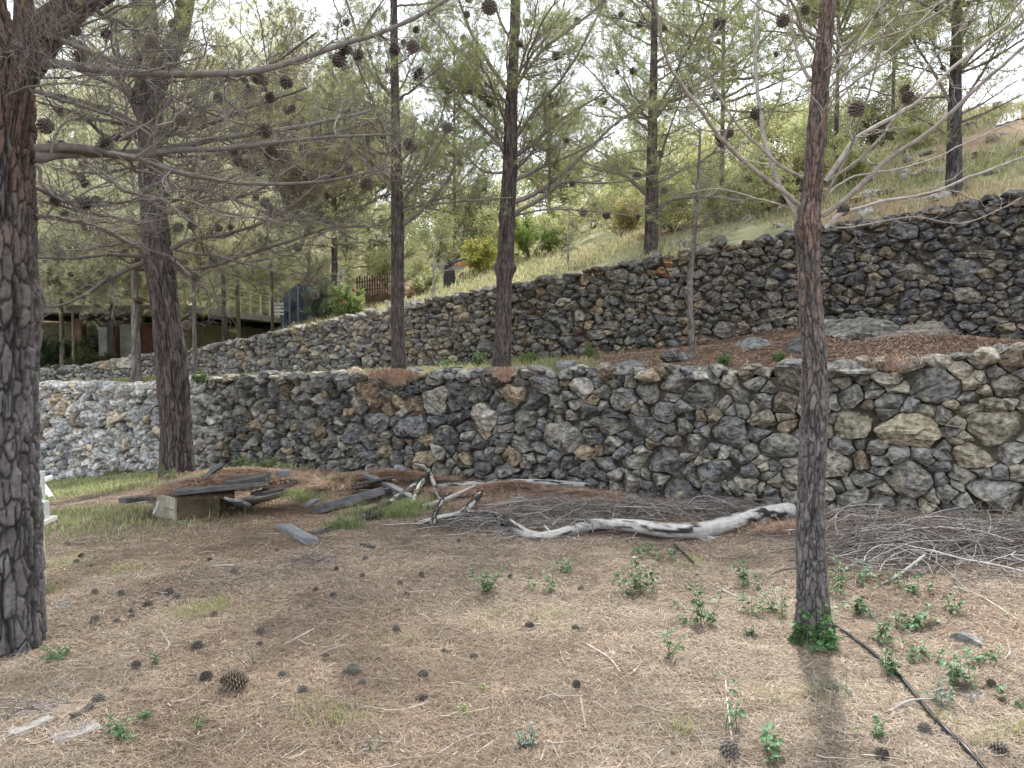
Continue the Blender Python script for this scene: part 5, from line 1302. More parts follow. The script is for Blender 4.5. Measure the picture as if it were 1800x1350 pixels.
def mound_litter(nm, lb, specs, n, seed, H):
    rng = np.random.default_rng(seed); X_, Y_, Z_ = [], [], []
    for c, sx, sy, h in specs:
        m = int(n / len(specs)); x = rng.normal(size=m) * sx; y = rng.normal(size=m) * sy
        X_.append(c[0] + x); Y_.append(c[1] + y); Z_.append(c[2] + h * np.exp(-(x / sx) ** 2 / 2 - (y / sy) ** 2 / 2) * rng.random(m) ** .6)
    x, y, z = map(np.concatenate, (X_, Y_, Z_)); n = len(x); a = rng.uniform(0, 2 * PI, n); l = .1 * rng.uniform(.5, 1.2, n)
    d = np.c_[np.cos(a), np.sin(a), rng.normal(size=n) * .18] * l[:, None] / 2; s = np.c_[-np.sin(a), np.cos(a), np.zeros(n)] * .0028
    p = np.c_[x, y, z]; V = np.stack([p - d - s, p - d + s, p + d + s * .5, p + d - s * .5], 1).reshape(-1, 3)
    ac = Acc(); c = np.array(RC); ac.add(V, np.arange(n * 4).reshape(-1, 4), np.repeat(c[rng.integers(0, 4, n)] * rng.uniform(.7, 1.2, (n, 1)), 4, 0))
    return tag(ac.build(nm, M['needle']), lb, 'litter', kind='stuff')
mound_litter('heaped_needles', 'rusty pine needles heaped on and between the old planks', [(hp(350, 862, YP + .3), .28, .16, .07), (hp(430, 836, YP + .6), .3, .18, .09), (hp(400, 848, YP + .5), .3, .12, .06), (hp(490, 850, YP + .5), .2, .12, .05)], 16000, 140, .1)
mound_litter('heaped_needles', 'rusty needle drifts against the foot of the lower wall', [(gp(690, 838), .3, .12, .08), (gp(620, 850), .4, .15, .03), (gp(900, 862), .35, .12, .10), (gp(860, 850), .4, .1, .05), (gp(980, 868), .3, .1, .05), (gp(1000, 885), .5, .15, .03), (gp(560, 838), .4, .15, .03), (gp(1500, 925), .4, .12, .03)], 42000, 141, .1)
# needles hanging over the lower wall's top
def spill(specs, n, seed):
    rng = np.random.default_rng(seed); V, C = [], []
    for px, w_, h, k in specs:
        m = int(n * k); x0 = (px - 900) / F * float(yl((px - 900) / F * 9.5)); x = x0 + rng.normal(size=m) * w_
        t = rng.random(m) ** 2.2; x = x + (x0 - x) * t * .7; y = yl(x) - .07 - .05 * rng.random(m) - .02 * t; z = ztl(x) + .02 - t * h
        a = rng.normal(size=m) * .7 - PI / 2; l = .1 * rng.uniform(.5, 1.1, m)
        d = np.c_[np.cos(a) * l, rng.normal(size=m) * .02 - .01, np.sin(a) * l] / 2; s = np.c_[-np.sin(a), 0 * a, np.cos(a)] * .0028
        p = np.c_[x, y, z]; V.append(np.stack([p - d - s, p - d + s, p + d + s * .5, p + d - s * .5], 1).reshape(-1, 3))
        c = np.array(RC); C.append(np.repeat(c[rng.integers(0, 4, m)] * rng.uniform(.7, 1.2, (m, 1)), 4, 0))
    V = np.concatenate(V); ac = Acc(); ac.add(V, np.arange(len(V)).reshape(-1, 4), np.concatenate(C))
    return tag(ac.build('hanging_needles', M['needle']), 'rusty needles spilling over the top of the lower wall', 'litter', kind='stuff')
spill([(700, .12, .15, .35), (665, .10, .06, .12), (885, .07, .12, .15), (1620, .10, .10, .06)], 2400, 142)

# ------------------------------------------------------------------ loose stones
def rock(label, p, size, col, seed, name='rock', emb=.3, group='loose stones', cat='stone', mt='stone', rough=1):
    rng = np.random.default_rng(seed)
    V, q, n = facet_rocks(np.zeros((1, 3)), np.array([size]), rng, 72, 40, 14)
    V = V * (1 + .05 * fbm(V[:, 0] * 14, V[:, 1] * 14, V[:, 2] * 20, 3) + (.16 * fbm(V[:, 0] * 3, V[:, 1] * 4, V[:, 2] * 14, 4) if size[0] > .2 else 0))[:, None]
    ac = Acc(); ac.add(V + p + np.array([0, 0, size[2] * (1 - emb * 2)]), q, col)
    return tag(ac.build(name, M[mt], auto_origin=True), label, cat, group)
rock('flat grey stone half hidden by ivy leaves, right foreground', gp(1702, 1130), (.10, .07, .035), (.22, .22, .21), 1)
rock('small pale stone between the foreground trunk and the brushwood', gp(1525, 1002), (.06, .045, .02), (.30, .30, .29), 2)
rock('flat dark stone right of the big left pine', gp(108, 1067), (.08, .05, .015), (.14, .145, .14), 3)
rock('pale flat stone under the thick end of the white log', gp(1240, 948), (.09, .06, .03), (.30, .30, .30), 4)
rock('small pale stone left of the log', gp(793, 986), (.018, .015, .012), (.4, .34, .25), 5)
rock('whitish pebble right of the hollow', gp(1075, 1152), (.02, .02, .012), (.42, .42, .4), 6)
rock('pale flat stone right of the hose', gp(1720, 1232), (.05, .03, .01), (.36, .36, .35), 7)
rock('pale slab leaning at the crooked branch', gp(702, 832), (.10, .05, .07), (.22, .24, .25), 8, emb=.2)
rock('long pale slab lying before the buried log', gp(905, 888), (.16, .06, .05), (.2, .2, .16), 9, emb=.2)
def tp(px, py, d): x = (px - 900) / F * d; return np.array([x, d, float(tz(x, d))])
G_ = 'rock outcrops on the terrace'
rock('long layered rock outcrop on the terrace right of the slender trunk', tp(1490, 600, 9.3), (.70, .45, .24), (.13, .125, .11), 11, 'rock_outcrop', .74, G_, 'rock')
rock('rounded rock outcrop behind the slender trunk', tp(1425, 612, 8.9), (.30, .28, .22), (.10, .10, .095), 12, 'rock_outcrop', .74, G_, 'rock')
rock('broad brown rock outcrop at the right end of the terrace', tp(1610, 602, 8.9), (.60, .40, .24), (.15, .13, .11), 13, 'rock_outcrop', .74, G_, 'rock')
rock('low pale rock outcrop left of the slender trunk', tp(1320, 605, 9.6), (.36, .3, .18), (.15, .15, .15), 14, 'rock_outcrop', .74, G_, 'rock')
rock('small dark rock at the foot of the very thin pine', tp(1190, 632, 9.4), (.25, .22, .08), (.085, .085, .085), 15, 'rock_outcrop', .3, G_, 'rock')
rock('low grey rock outcrop right of the knobbed pine', tp(1110, 640, 9.7), (.45, .3, .14), (.14, .14, .135), 16, 'rock_outcrop', .74, G_, 'rock')
rock('small pale rock on the terrace right of the knobbed pine', tp(1000, 640, 10.0), (.22, .2, .08), (.17, .17, .17), 17, 'rock_outcrop', .3, G_, 'rock')
rock('small striped rock beside the broad brown outcrop', tp(1462, 580, 9.6), (.22, .2, .12), (.17, .17, .16), 18, 'rock_outcrop', .3, G_, 'rock')
rock('pale bare rock left of the knobbed pine', tp(800, 648, 11.0), (.4, .3, .04), (.25, .235, .2), 19, 'rock_outcrop', .3, G_, 'rock')

# ------------------------------------------------------------------ cones on the ground
GCN = [(147, 983, 1, 'twin cone nearest the left pine, upper of the pair'), (162, 985, 1, 'dark cone right of the twin cones by the left pine'), (134, 993, .9, 'small brown cone at the left, below the twin cones'), (160, 997, .7, 'tiny brown cone below the dark pair'),
       (118, 961, 1, 'weathered cone in the grass right of the white stand'), (170, 1045, 1, 'dark cone on bare needles left of the grey one'), (218, 1047, 1, 'grey cone left of centre, beside the dark one'), (295, 1050, 1.2, 'large cone of the touching pair above the yellow weeds'),
       (310, 1053, 1.1, 'right cone of the touching pair above the yellow weeds'), (253, 1066, 1.2, 'pale tipped cone below the touching pair'), (237, 1076, .8, 'small dark cone left of the pale tipped one'), (167, 1093, 1.1, 'dark cone near the foot of the left pine'),
       (204, 1095, .9, 'bluish cone right of the one near the left pine'), (226, 1090, .8, 'flattened cone above the crumbled bark'), (380, 1084, .9, 'dark cone at the right end of the yellow weeds'), (364, 989, .9, 'dark cone beside the short green shoot'),
       (408, 1009, 1.2, 'green tinged cone below the short green shoot'), (484, 970, .9, 'dark cone left of the lone grey plank'), (588, 1005, .8, 'small dark cone left of the stub twig'), (557, 1043, .8, 'flat dark cone left of the centre'), (591, 1050, 1, 'round dark cone left of the centre'),
       (547, 1068, .9, 'pale tipped cone below the flat dark one'), (459, 1121, 1, 'dark cone above the tall dry stem'), (356, 1139, 1.3, 'broad dark cone in the left foreground'), (455, 1143, .8, 'small cone beside the tall weed'), (236, 1180, 1, 'dark cone with a pale scar left of the big open cone'),
       (566, 1160, .9, 'dark cone right of the tall weed'), (501, 1190, .9, 'round black cone right of the big open cone'), (370, 1203, 1.3, 'grey fanned cone touching the big open cone'), (175, 1237, 1.2, 'fanned grey cone by the rotten stick'), (536, 1218, 1.1, 'grey cone above the wiry twigs'),
       (214, 1222, .9, 'dark cone above the small leafy seedling'), (643, 984, 1, 'dark cone with a stalk left of the split pair'), (633, 1017, .9, 'dark cone below the stalked one'), (738, 1016, .9, 'left cone of the split pair in the centre'), (748, 1017, .9, 'right cone of the split pair in the centre'),
       (706, 1030, .8, 'small cone on a curled stalk, upper'), (709, 1050, .9, 'small cone on a curled stalk, lower'), (698, 1110, 1, 'dark cone in the middle of the ground, left'), (809, 956, .8, 'black cone below the thin end of the log'), (922, 1109, 1.4, 'large dark cone right of the yellow grass'),
       (1018, 1111, 1.1, 'dark cone right of the large dark one'), (1026, 1040, .9, 'rust red cone right of the ivy sprigs'), (788, 1152, 1, 'grey cone left of the red one in the centre'), (829, 1158, 1, 'reddish open cone in the centre foreground'), (666, 1170, .8, 'small black cone right of the closed cone'),
       (736, 1190, 1.2, 'pale ringed cone standing up in the centre'), (632, 1205, 1, 'blackish cone below the closed grey cone'), (1009, 1216, .9, 'small cone with a green shoot behind it'), (735, 1237, 1, 'flat cone below the pale ringed one'), (901, 1018, .8, 'flat brown cone left of the ivy sprigs'),
       (1208, 1035, .8, 'dark cone left of the wilted ivy'), (1216, 1063, .9, 'dark cone beside the ivy left of the trunk'), (1467, 962, 1.3, 'big dark cone behind the foreground trunk, right'), (1275, 1328, 1.7, 'big open silvery cone at the bottom right'), (1625, 1290, 1.2, 'open cone left of the hose'),
       (1742, 1320, 1.5, 'blackish cone at the bottom right corner'), (1740, 1212, .9, 'dark cone among the ivy at the far right'), (1540, 1342, 1.2, 'brown cone cut by the bottom edge'), (1325, 1120, .9, 'dark cone under the seedling left of the trunk'), (1770, 1238, .8, 'small cone at the right edge'),
       (10, 1015 + 60, .8, 'cone hidden in the shade of the left pine')]
rngc = np.random.default_rng(55)
GL = []
for px, py, s_, lb in GCN[:-1]:
    q = gp(px, py); o = bpy.data.objects.new('pine_cone', CONE_ME); COL.objects.link(o)
    sc = .50 * s_; o.scale = (sc, sc, sc); o.rotation_euler = (PI / 2 + rngc.uniform(-.35, .35), rngc.uniform(-.4, .4), rngc.uniform(0, 2 * PI))
    o.location = q + [0, 0, .018 * sc + .005]
    tag(o, lb, 'pine cone', 'cones fallen on the needles')
# the largest cone, open, and the closed grey one
ac = Acc(); cone_mesh(ac, .125, .038, .7, 120, (.10, .07, .045), (.42, .36, .28)); q = gp(410, 1213)
o = ac.build('pine_cone', M['cone']); o.location = q + [.07, .0, .042]; o.rotation_euler = (.2, PI / 2 + .05, .3); tag(o, 'largest open cone with bright tipped scales, lower left', 'pine cone', 'cones fallen on the needles')
ac = Acc(); cone_mesh(ac, .10, .026, .18, 120, (.20, .19, .16), (.34, .33, .28)); q = gp(620, 1186)
o = ac.build('pine_cone', M['cone']); o.location = q + [.05, 0, .022]; o.rotation_euler = (0, PI / 2, .1); tag(o, 'smooth closed grey green cone left of the centre foreground', 'pine cone', 'cones fallen on the needles')

# ------------------------------------------------------------------ hose
hpts = [(1462, 1106), (1490, 1120), (1525, 1148), (1560, 1180), (1600, 1218), (1640, 1268), (1680, 1310), (1712, 1345), (1750, 1390), (1800, 1440)]
hw = []
for px, py in hpts:
    q = gp(px, py, y0=1.6); hw.append(q + [0, 0, .016])
hw = smooth_poly(np.array(hw), 90)
hw[:, 2] = gz(hw[:, 0], hw[:, 1]) + .016
v, q = tubes(hw[None], np.full((1, 90), .0125), 12)
ac = Acc(); ac.add(v, q); tag(ac.build('hose', M['black'], smooth=True, auto_origin=True), 'black plastic irrigation hose running from the foreground trunk to the lower right', 'hose')
hp2 = np.array([gp(px, py) + [0, 0, .02] for px, py in [(1185, 962), (1205, 980), (1218, 995)]])
v, q = tubes(smooth_poly(hp2, 12)[None], np.full((1, 12), .01), 10); ac = Acc(); ac.add(v, q); tag(ac.build('hose', M['black'], smooth=True, auto_origin=True), 'short piece of black hose in the grass below the white log', 'hose')

# ------------------------------------------------------------------ ivy and seedlings
def leafy(label, px, py, h, R, nst, nl, leaf, seed, cols=((.05, .14, .045), (.14, .26, .09)), name='ivy_plant', cat='plant', spread=.5, climb=None, group='ivy and seedlings on the needles'):
    rng = np.random.default_rng(seed); p = gp(px, py)
    root = empty(name, p, label, cat, group)
    st = []
    for k in range(nst):
        az = rng.uniform(0, 2 * PI); el = rng.uniform(.8, 1.5)
        b = p + np.array([rng.normal() * R * spread, rng.normal() * R * spread, 0]); b[2] = float(gz(b[0], b[1]))
        if climb is not None and k % 2:
            ang = rng.uniform(PI * 1.0, PI * 2.0); b = climb + np.array([math.cos(ang) * .12, math.sin(ang) * .12, 0]); b[2] = p[2]
            pth = b + np.linspace(0, 1, 8)[:, None] * np.array([-math.cos(ang) * .03, -math.sin(ang) * .03, h * rng.uniform(.4, 1.6)])
            st.append(pth); continue
        st.append(limb_path(b, az, el, h * 1.2 * rng.uniform(.5, 1.1), 8, rng, -.1))
    st = np.array(st); rr = np.tile(np.linspace(.0022, .001, 8), (nst, 1)); v, q = tubes(st, rr, 4)
    a = Acc(); a.add(v, q, (.12, .14, .06)); a.build('stem', M['twig'], root, p)
    n = int(nst * nl * 1.5); i = rng.integers(0, nst, n); t = rng.uniform(.15, 1, n) * 7; k = np.minimum(t.astype(int), 6); f = (t - k)[:, None]
    c = st[i, k] * (1 - f) + st[i, k + 1] * f
    a_ = rng.uniform(0, 2 * PI, n); d = norm(np.c_[np.cos(a_), np.sin(a_), rng.uniform(-.5, .5, n)]); up = norm(np.c_[rng.normal(size=(n, 2)) * .45, np.ones(n)])
    s = norm(np.cross(d, up)); up = np.cross(s, d)
    l = leaf * rng.uniform(.5, 1.2, (n, 1)); c = c + d * l * .3
    sh = [(0, 0, 0), (.18, .42, .05), (.45, .36, .08), (1.0, 0, -.08), (.45, -.36, .08), (.18, -.42, .05), (.4, 0, 0)]
    V = np.stack([c + d * l * u_ + s * l * w_ + up * l * z_ for u_, w_, z_ in sh], 1).reshape(-1, 3)
    fc = np.array([[0, 1, 6], [1, 2, 6], [2, 3, 6], [3, 4, 6], [4, 5, 6], [5, 0, 6]])
    Fc = (fc[None] + (np.arange(n) * 7)[:, None, None]).reshape(-1, 3)
    c0, c1 = np.array(cols[0]), np.array(cols[1]); C = np.repeat(c0 + (c1 - c0) * rng.random((n, 1)), 7, 0)
    a = Acc(); a.add(V, Fc, C); a.build('leaves', M['leaf'], root, p, smooth=False); return root
IV = [(857, 1045, .24, .05, 9, 9, .034, 'bushy ivy sprig standing left of the centre'), (950, 1040, .15, .06, 5, 7, .032, 'low ivy sprig right of the bushy one'), (995, 1008, .12, .03, 4, 6, .036, 'upright ivy sprig above the low one'),
      (975, 1000, .10, .01, 1, 3, .036, 'single ivy shoot with three leaves'), (1125, 1050, .26, .10, 12, 9, .036, 'large bright ivy clump left of the foreground trunk'), (1120, 975, .12, .08, 5, 7, .034, 'ivy trailing at the foot of the white log'),
      (1165, 985, .12, .10, 6, 7, .034, 'ivy patch between the log and the short hose'), (1175, 1160, .16, .03, 5, 6, .030, 'small ivy sprig below the large clump'), (1230, 1105, .22, .08, 9, 8, .036, 'wide ivy clump beside the dark cone'),
      (1320, 1035, .20, .06, 8, 9, .032, 'tall ivy sprig left of the trunk'), (1322, 1085, .14, .05, 5, 7, .03, 'ivy under the tall sprig'), (1375, 1080, .16, .06, 6, 7, .034, 'ivy close to the left side of the trunk'), (1325, 1125, .08, .04, 5, 7, .02, 'dark seedling left of the trunk foot'),
      (1475, 1050, .22, .08, 8, 8, .034, 'ivy right behind the trunk foot'), (1540, 1030, .10, .14, 7, 7, .036, 'flat ivy leaves spreading right of the trunk'), (1510, 1085, .14, .08, 6, 7, .036, 'ivy clump above the hose'), (1600, 1045, .08, .12, 6, 6, .034, 'flat ivy near the brushwood'),
      (1555, 1130, .16, .06, 6, 7, .034, 'ivy sprig over the upper hose'), (1610, 1110, .14, .10, 8, 7, .040, 'broad leaved ivy right of the hose'), (1560, 1190, .16, .05, 7, 8, .032, 'ivy clump lying on the hose'), (1670, 1080, .16, .06, 5, 6, .036, 'ivy sprig by the long brown twig'),
      (1625, 1165, .14, .06, 6, 7, .032, 'ivy sprig midway right of the hose'), (1690, 1205, .16, .06, 7, 7, .038, 'tall ivy clump below the flat stone'), (1735, 1165, .10, .08, 5, 6, .034, 'ivy right of the flat stone'), (1650, 1245, .12, .06, 6, 8, .024, 'grey green seedling by the stick'),
      (1365, 1345, .12, .03, 5, 6, .036, 'ivy shoot cut by the bottom edge'), (1285, 1285, .16, .03, 3, 5, .030, 'thin ivy shoot beside the upright twig'), (1270, 1225, .10, .02, 2, 4, .028, 'tiny ivy shoot above the thin one'), (1790, 1245, .08, .06, 4, 5, .034, 'ivy at the right edge'),
      (205, 1300, .10, .05, 7, 9, .020, 'small leafy seedling right of the corner board'), (262, 1270, .06, .04, 4, 7, .018, 'trailing seedling right of the leafy one'), (925, 1312, .07, .04, 9, 10, .016, 'round bluish weed at the bottom centre'), (655, 1330, .07, .01, 3, 10, .012, 'thin bluish weed at the bottom left'),
      (95, 1160, .07, .05, 12, 10, .016, 'dense little green weed by the left pine'), (440, 1175, .26, .03, 3, 12, .012, 'tall faded weed behind the big open cone'), (275, 1170, .08, .02, 4, 6, .02, 'small weed left of the curled twig'), (345, 1290, .10, .02, 4, 10, .012, 'thin upright weed at the lower left'),
      (388, 1060, .13, .01, 1, 14, .012, 'dark spiky shoot above the yellow weeds'), (355, 1005, .07, .006, 2, 12, .010, 'short dark green shoot near the cones'), (330, 1000, .05, .006, 2, 8, .010, 'tiny dark shoot left of the short one'), (815, 1262, .04, .05, 6, 6, .014, 'pale green flat weed in the bottom centre'),
      (1465, 1225, .09, .07, 10, 12, .012, 'grey green weed in the trunk shadow'), (1530, 1300, .07, .08, 7, 6, .024, 'trailing green weed right of the trunk shadow'), (595, 925, .12, .08, 8, 8, .02, 'green weed among the old boards'), (850, 1215, .04, .03, 5, 6, .014, 'tiny bright seedling in the centre foreground'),
      (1128, 905, .18, .05, 6, 8, .02, 'dark ivy sprig before the wall behind the log'), (1720, 915, .10, .06, 8, 8, .02, 'green tuft at the wall foot, far right'), (640, 862, .18, .1, 10, 9, .02, 'green weeds at the wall foot over the planks')]
for k, (px, py, h, R_, ns, nl, lf, lb) in enumerate(IV):
    gcol = ((.12, .17, .13), (.20, .25, .20)) if ('bluish' in lb or 'grey green' in lb or 'faded' in lb) else ((.18, .26, .06), (.28, .36, .12)) if ('pale green' in lb or 'bright seedling' in lb) else ((.045, .115, .045), (.13, .22, .095))
    leafy(lb, px, py, h, R_, ns, nl, lf, 200 + k, gcol, name='ivy_plant' if 'ivy' in lb else 'seedling', cat='plant')
tb = gp(1430, 1135)
leafy('ring of ivy round the foot of the slender foreground trunk', 1430, 1138, .16, .12, 34, 7, .034, 260, climb=tb + [0, .03, 0], name='ivy_plant')
# leafy growth on the terrace and walls
for k, (px, d, h, R_, lb) in enumerate([(840, 12.2, .38, .2, 'green bush at the upper wall foot left of the knobbed pine'), (790, 12.6, .22, .3, 'low green growth left of the terrace bush'), (1035, 11.4, .2, .25, 'green growth on the terrace right of the knobbed pine'),
                                       (925, 11.6, .18, .3, 'low green plants behind the knobbed pine'), (1275, 8.7, .16, .12, 'bright green plant on the terrace edge right of the very thin pine'), (1370, 8.5, .14, .1, 'bright green plant on the terrace edge left of the slender trunk'),
                                       (350, 11.55, .2, .2, 'ivy hanging at the wall top behind the leaning pine')]):
    q = tp(px, 0, d); blob_bush('bush', lb, 'bush', q, R_ * .8, h * .75, 300 + k, 700, (.035, .015), ((.10, .16, .06), (.20, .27, .11)), 'plants on the terrace', 8, 'green')
for k, (px, py, lb) in enumerate([(420, 825, 'creeper at the wall foot right of the leaning pine'), (470, 822, 'green creeper patch against the lower wall'), (205, 828, 'dry bush against the pale wall'), (300, 845, 'green weeds round the foot of the leaning pine')]):
    q = gp(px, py + 6); blob_bush('bush', lb, 'bush', q, .2, .13, 320 + k, 600, (.035, .015), ((.09, .13, .06), (.17, .22, .1)) if k != 2 else ((.26, .24, .12), (.36, .33, .2)), 'plants at the wall foot', 8, 'green')

# ------------------------------------------------------------------ white stand and pipe at the left
def boxes(acc, specs, col):
    for (cx, cy, cz), (sx, sy, sz), rz in specs:
        c, s = math.cos(rz), math.sin(rz); V = []
        b = min(sx, sy, sz) * .08
        for dx, dy, dz in [(-1, -1, -1), (1, -1, -1), (1, 1, -1), (-1, 1, -1), (-1, -1, 1), (1, -1, 1), (1, 1, 1), (-1, 1, 1)]:
            x, y = dx * sx / 2, dy * sy / 2; V.append((cx + x * c - y * s, cy + x * s + y * c, cz + dz * sz / 2))
        acc.add(V, [[0, 3, 2, 1], [4, 5, 6, 7], [0, 1, 5, 4], [1, 2, 6, 5], [2, 3, 7, 6], [3, 0, 4, 7]], col)
def bevel(o, w_=.004):
    m = o.modifiers.new('edge', 'BEVEL'); m.width = w_; m.segments = 2; m.limit_method = 'ANGLE'; return o
Ys = 5.2; sb = gp(60, 1015); sb = np.array([P(55, 1015, Ys)[0], Ys, float(gz(P(55, 1015, Ys)[0], Ys))])
st = empty('stand', sb, 'old white stone stand with a ledge behind the big left pine', 'stand')
z = lambda py: P(60, py, Ys)[2]; xr = lambda px: P(px, 900, Ys)[0]
a = Acc(); boxes(a, [((xr(50), Ys, (z(922) + sb[2] - .05) / 2), (.14, .14, z(922) - sb[2] + .05), .1)], (.52, .49, .38)); bevel(a.build('leg', M['white'], st, sb))
a = Acc(); boxes(a, [((xr(55), Ys, z(920) + .012), (.23, .24, .03), .1)], (.60, .59, .52)); bevel(a.build('ledge', M['white'], st, sb))
a = Acc(); boxes(a, [((xr(52), Ys + .02, (z(886) + z(917)) / 2 + .012), (.19, .10, z(886) - z(917)), .1)], (.52, .54, .50)); bevel(a.build('block', M['white'], st, sb))
a = Acc(); boxes(a, [((xr(46), Ys + .08, (z(835) + z(917)) / 2 + .014), (.15, .03, z(835) - z(917)), .1)], (.55, .55, .50)); bevel(a.build('board', M['white'], st, sb))
pp = np.array([P(92, 839, 9.6), P(80, 843, 9.55), P(73, 850, 9.5), P(80, 860, 9.4), P(90, 880, 9.2)]); pp[-1, 2] = float(gz(pp[-1, 0], pp[-1, 1]))
v, q = tubes(smooth_poly(pp, 24)[None], np.full((1, 24), .035), 12); a = Acc(); a.add(v, q, (.75, .74, .76)); tag(a.build('pipe', M['white'], smooth=True, auto_origin=True), 'bent white plastic pipe standing in the grass before the pale wall', 'pipe')

# ------------------------------------------------------------------ house and sheds at the left
hb = np.array([-11.0, 23.0, float(hz(-11.0, 23.0))])
hs = empty('house', hb, 'low flat roofed house with rusty shutters and a roof railing, behind the pines', 'house')
def hw_(px, Y, py=None): q = P(px, py or 600, Y); return q
za = P(310, 549, 22)[2]; zg = .7
X0, X1, Yf = P(60, 600, 22)[0] - 3, P(308, 600, 22)[0], 22.0
a = Acc(); boxes(a, [(((X0 + X1) / 2, Yf + 7.0, (za + zg) / 2 - .2), (X1 - X0, 12.0, za - zg - .1), 0)], (.13, .125, .075)); a.build('wall', M['wall'], hs, hb)
rf = Acc(); boxes(rf, [(((X0 + X1) / 2 + .25, Yf + 6.6, za + .08), (X1 - X0 + .7, 13.6, .22), 0)], (.26, .25, .24)); rf = bevel(rf.build('roof', M['wall'], hs, hb), .02)
rl = Acc()
RX = X1 + .3
sp = []
for yy in np.arange(Yf, Yf + 13, 1.1): sp.append(((RX, yy, za + .19 + .4), (.05, .05, .8), 0))
for zz in (.35, .55, .78): sp.append(((RX, Yf + 6.5, za + .19 + zz), (.03, 13, .03), 0))
for xx in np.arange(X0 + 1, X1, 1.2): sp.append(((xx, Yf + .05, za + .19 + .4), (.05, .05, .8), 0))
for zz in (.35, .55, .78): sp.append((((X0 + X1) / 2, Yf + .05, za + .19 + zz), (X1 - X0, .03, .03), 0))
boxes(rl, sp, (.55, .55, .40)); rl.build('railing', M['white'], hs, hb)
def hpx(nm, px0, px1, py0, py1, col, dy=-.0, th=.16, Yh=None, m='wall'):
    Yh = Yh or (Yf + .95); q0, q1 = P(px0, py1, Yh), P(px1, py0, Yh); a = Acc()
    boxes(a, [(((q0[0] + q1[0]) / 2, Yh + dy, (q0[2] + q1[2]) / 2), (q1[0] - q0[0], th, q1[2] - q0[2]), 0)], col); return bevel(a.build(nm, M[m], hs, hb), .01)
hpx('column', 133, 147, 560, 660, (.16, .085, .05), Yh=Yf + .4, th=.3); hpx('dark_opening', 150, 177, 590, 660, (.012, .012, .013)); hpx('column', 179, 192, 575, 660, (.3, .3, .28), Yh=Yf + .5, th=.3)  # black box fills the house opening, its inner darkness put into the colour
hpx('shutter', 195, 213, 565, 660, (.11, .035, .025), Yh=Yf + .8); hpx('curtain', 214, 236, 570, 650, (.30, .30, .26), Yh=Yf + .8); hpx('shutter', 254, 270, 570, 650, (.11, .05, .03), Yh=Yf + .8)
hpx('window', 280, 300, 575, 640, (.05, .055, .06), Yh=Yf + .8)
# netting shed
nb = on(523, 19.0); nsd = empty('shed', nb, 'small shed wrapped in dark blue netting right of the house', 'shed')
q0, q1 = P(490, 560, 19.0), P(560, 503, 19.0)
a = Acc(); n = 40; g = np.linspace(0, 1, n)
gx, gzz = np.meshgrid(g, g, indexing='ij'); top = 1 - .75 * np.abs(gx - .45) ** 1.3
Xn = q0[0] + (q1[0] - q0[0]) * gx; Zn = (nb[2] - .3) + (q1[2] + .1 - nb[2] + .3) * gzz * top; Yn = 19.0 + .25 * np.sin(gx * 25) * .12 + .3 * gzz + .1 * fbm(gx * 5, gzz * 5, 1.0, 2)
V = np.stack([Xn, Yn, Zn], -1).reshape(-1, 3); i = (np.arange(n - 1)[:, None] * n + np.arange(n - 1)).ravel(); f = np.stack([i, i + 1, i + n + 1, i + n], -1)
V2 = V + [0, 1.2, 0]; a.add(V, f[:, ::-1], (.05, .065, .09)); a.add(V2, f, (.05, .065, .09))
e = (np.arange(n) * n + n - 1); k = np.arange(n - 1); a.add(np.r_[V[e], V2[e]], np.stack([k, k + 1, k + 1 + n, k + n], -1), (.05, .065, .09)); a.build('netting', M['wall'], nsd, nb, smooth=True)
a = Acc(); boxes(a, [((P(px, 540, 18.85)[0], 18.85, nb[2] + .4), (.04, .04, 1.2), 0) for px in (497, 509, 524, 545)], (.15, .16, .17)); a.build('post', M['twig'], nsd, nb)
a = Acc(); boxes(a, [((P(488, 540, 18.8)[0], 18.8, P(488, py, 18.8)[2]), (.3, .03, .05), 0) for py in (534, 540, 546, 552)] , (.5, .5, .48)); a.build('railing', M['white'], nsd, nb)
# picket fence
fb = on(652, 17.6); fe = empty('picket_fence', fb, 'short brown wooden picket fence before the earth mound', 'fence')
for k in range(13):
    px = 628 + k * 4.4; b = P(px, 521 - k * .6, 17.4 + k * .05); a = Acc(); hh = (.40 + .03 * math.sin(k * 2.3))
    w_ = .035; V = [(-w_/2, 0, -.15), (w_/2, 0, -.15), (w_/2, 0, hh), (0, 0, hh + .04), (-w_/2, 0, hh)]; V = np.array(V); V = np.r_[V, V + [0, .02, 0]]
    a.add(V + b, [[0, 1, 2, 4], [6, 5, 9, 7], [1, 6, 7, 2], [5, 0, 4, 9], ], (.085, .06, .05)); a.add(V + b, [[2, 3, 4], [8, 7, 9], [2, 7, 8], [2, 8, 3], [3, 8, 9], [3, 9, 4]], (.085, .06, .05)); a.build('picket', M['wood'], fe, fb)
for dz in (.1, .3):
    p0, p1 = P(626, 521, 17.42) + [0, .02, dz], P(684, 513, 18.02) + [0, .02, dz]; plank(None, p0, p1, .03, .035, 0, seed=3, col=((.07, .05, .045), (.11, .08, .07)), name='rail', parent=fe, abs_=True)
rock('mound of pale orange earth behind the picket fence', on(665, 19.0), (.75, .5, .36), (.36, .23, .15), 41, 'earth_mound', .25, None, 'earth mound', 'hill')
rock('pale earth mound right of the picket fence trunk', on(718, 18.5), (.4, .4, .26), (.40, .28, .2), 42, 'earth_mound', .25, None, 'earth mound', 'hill')
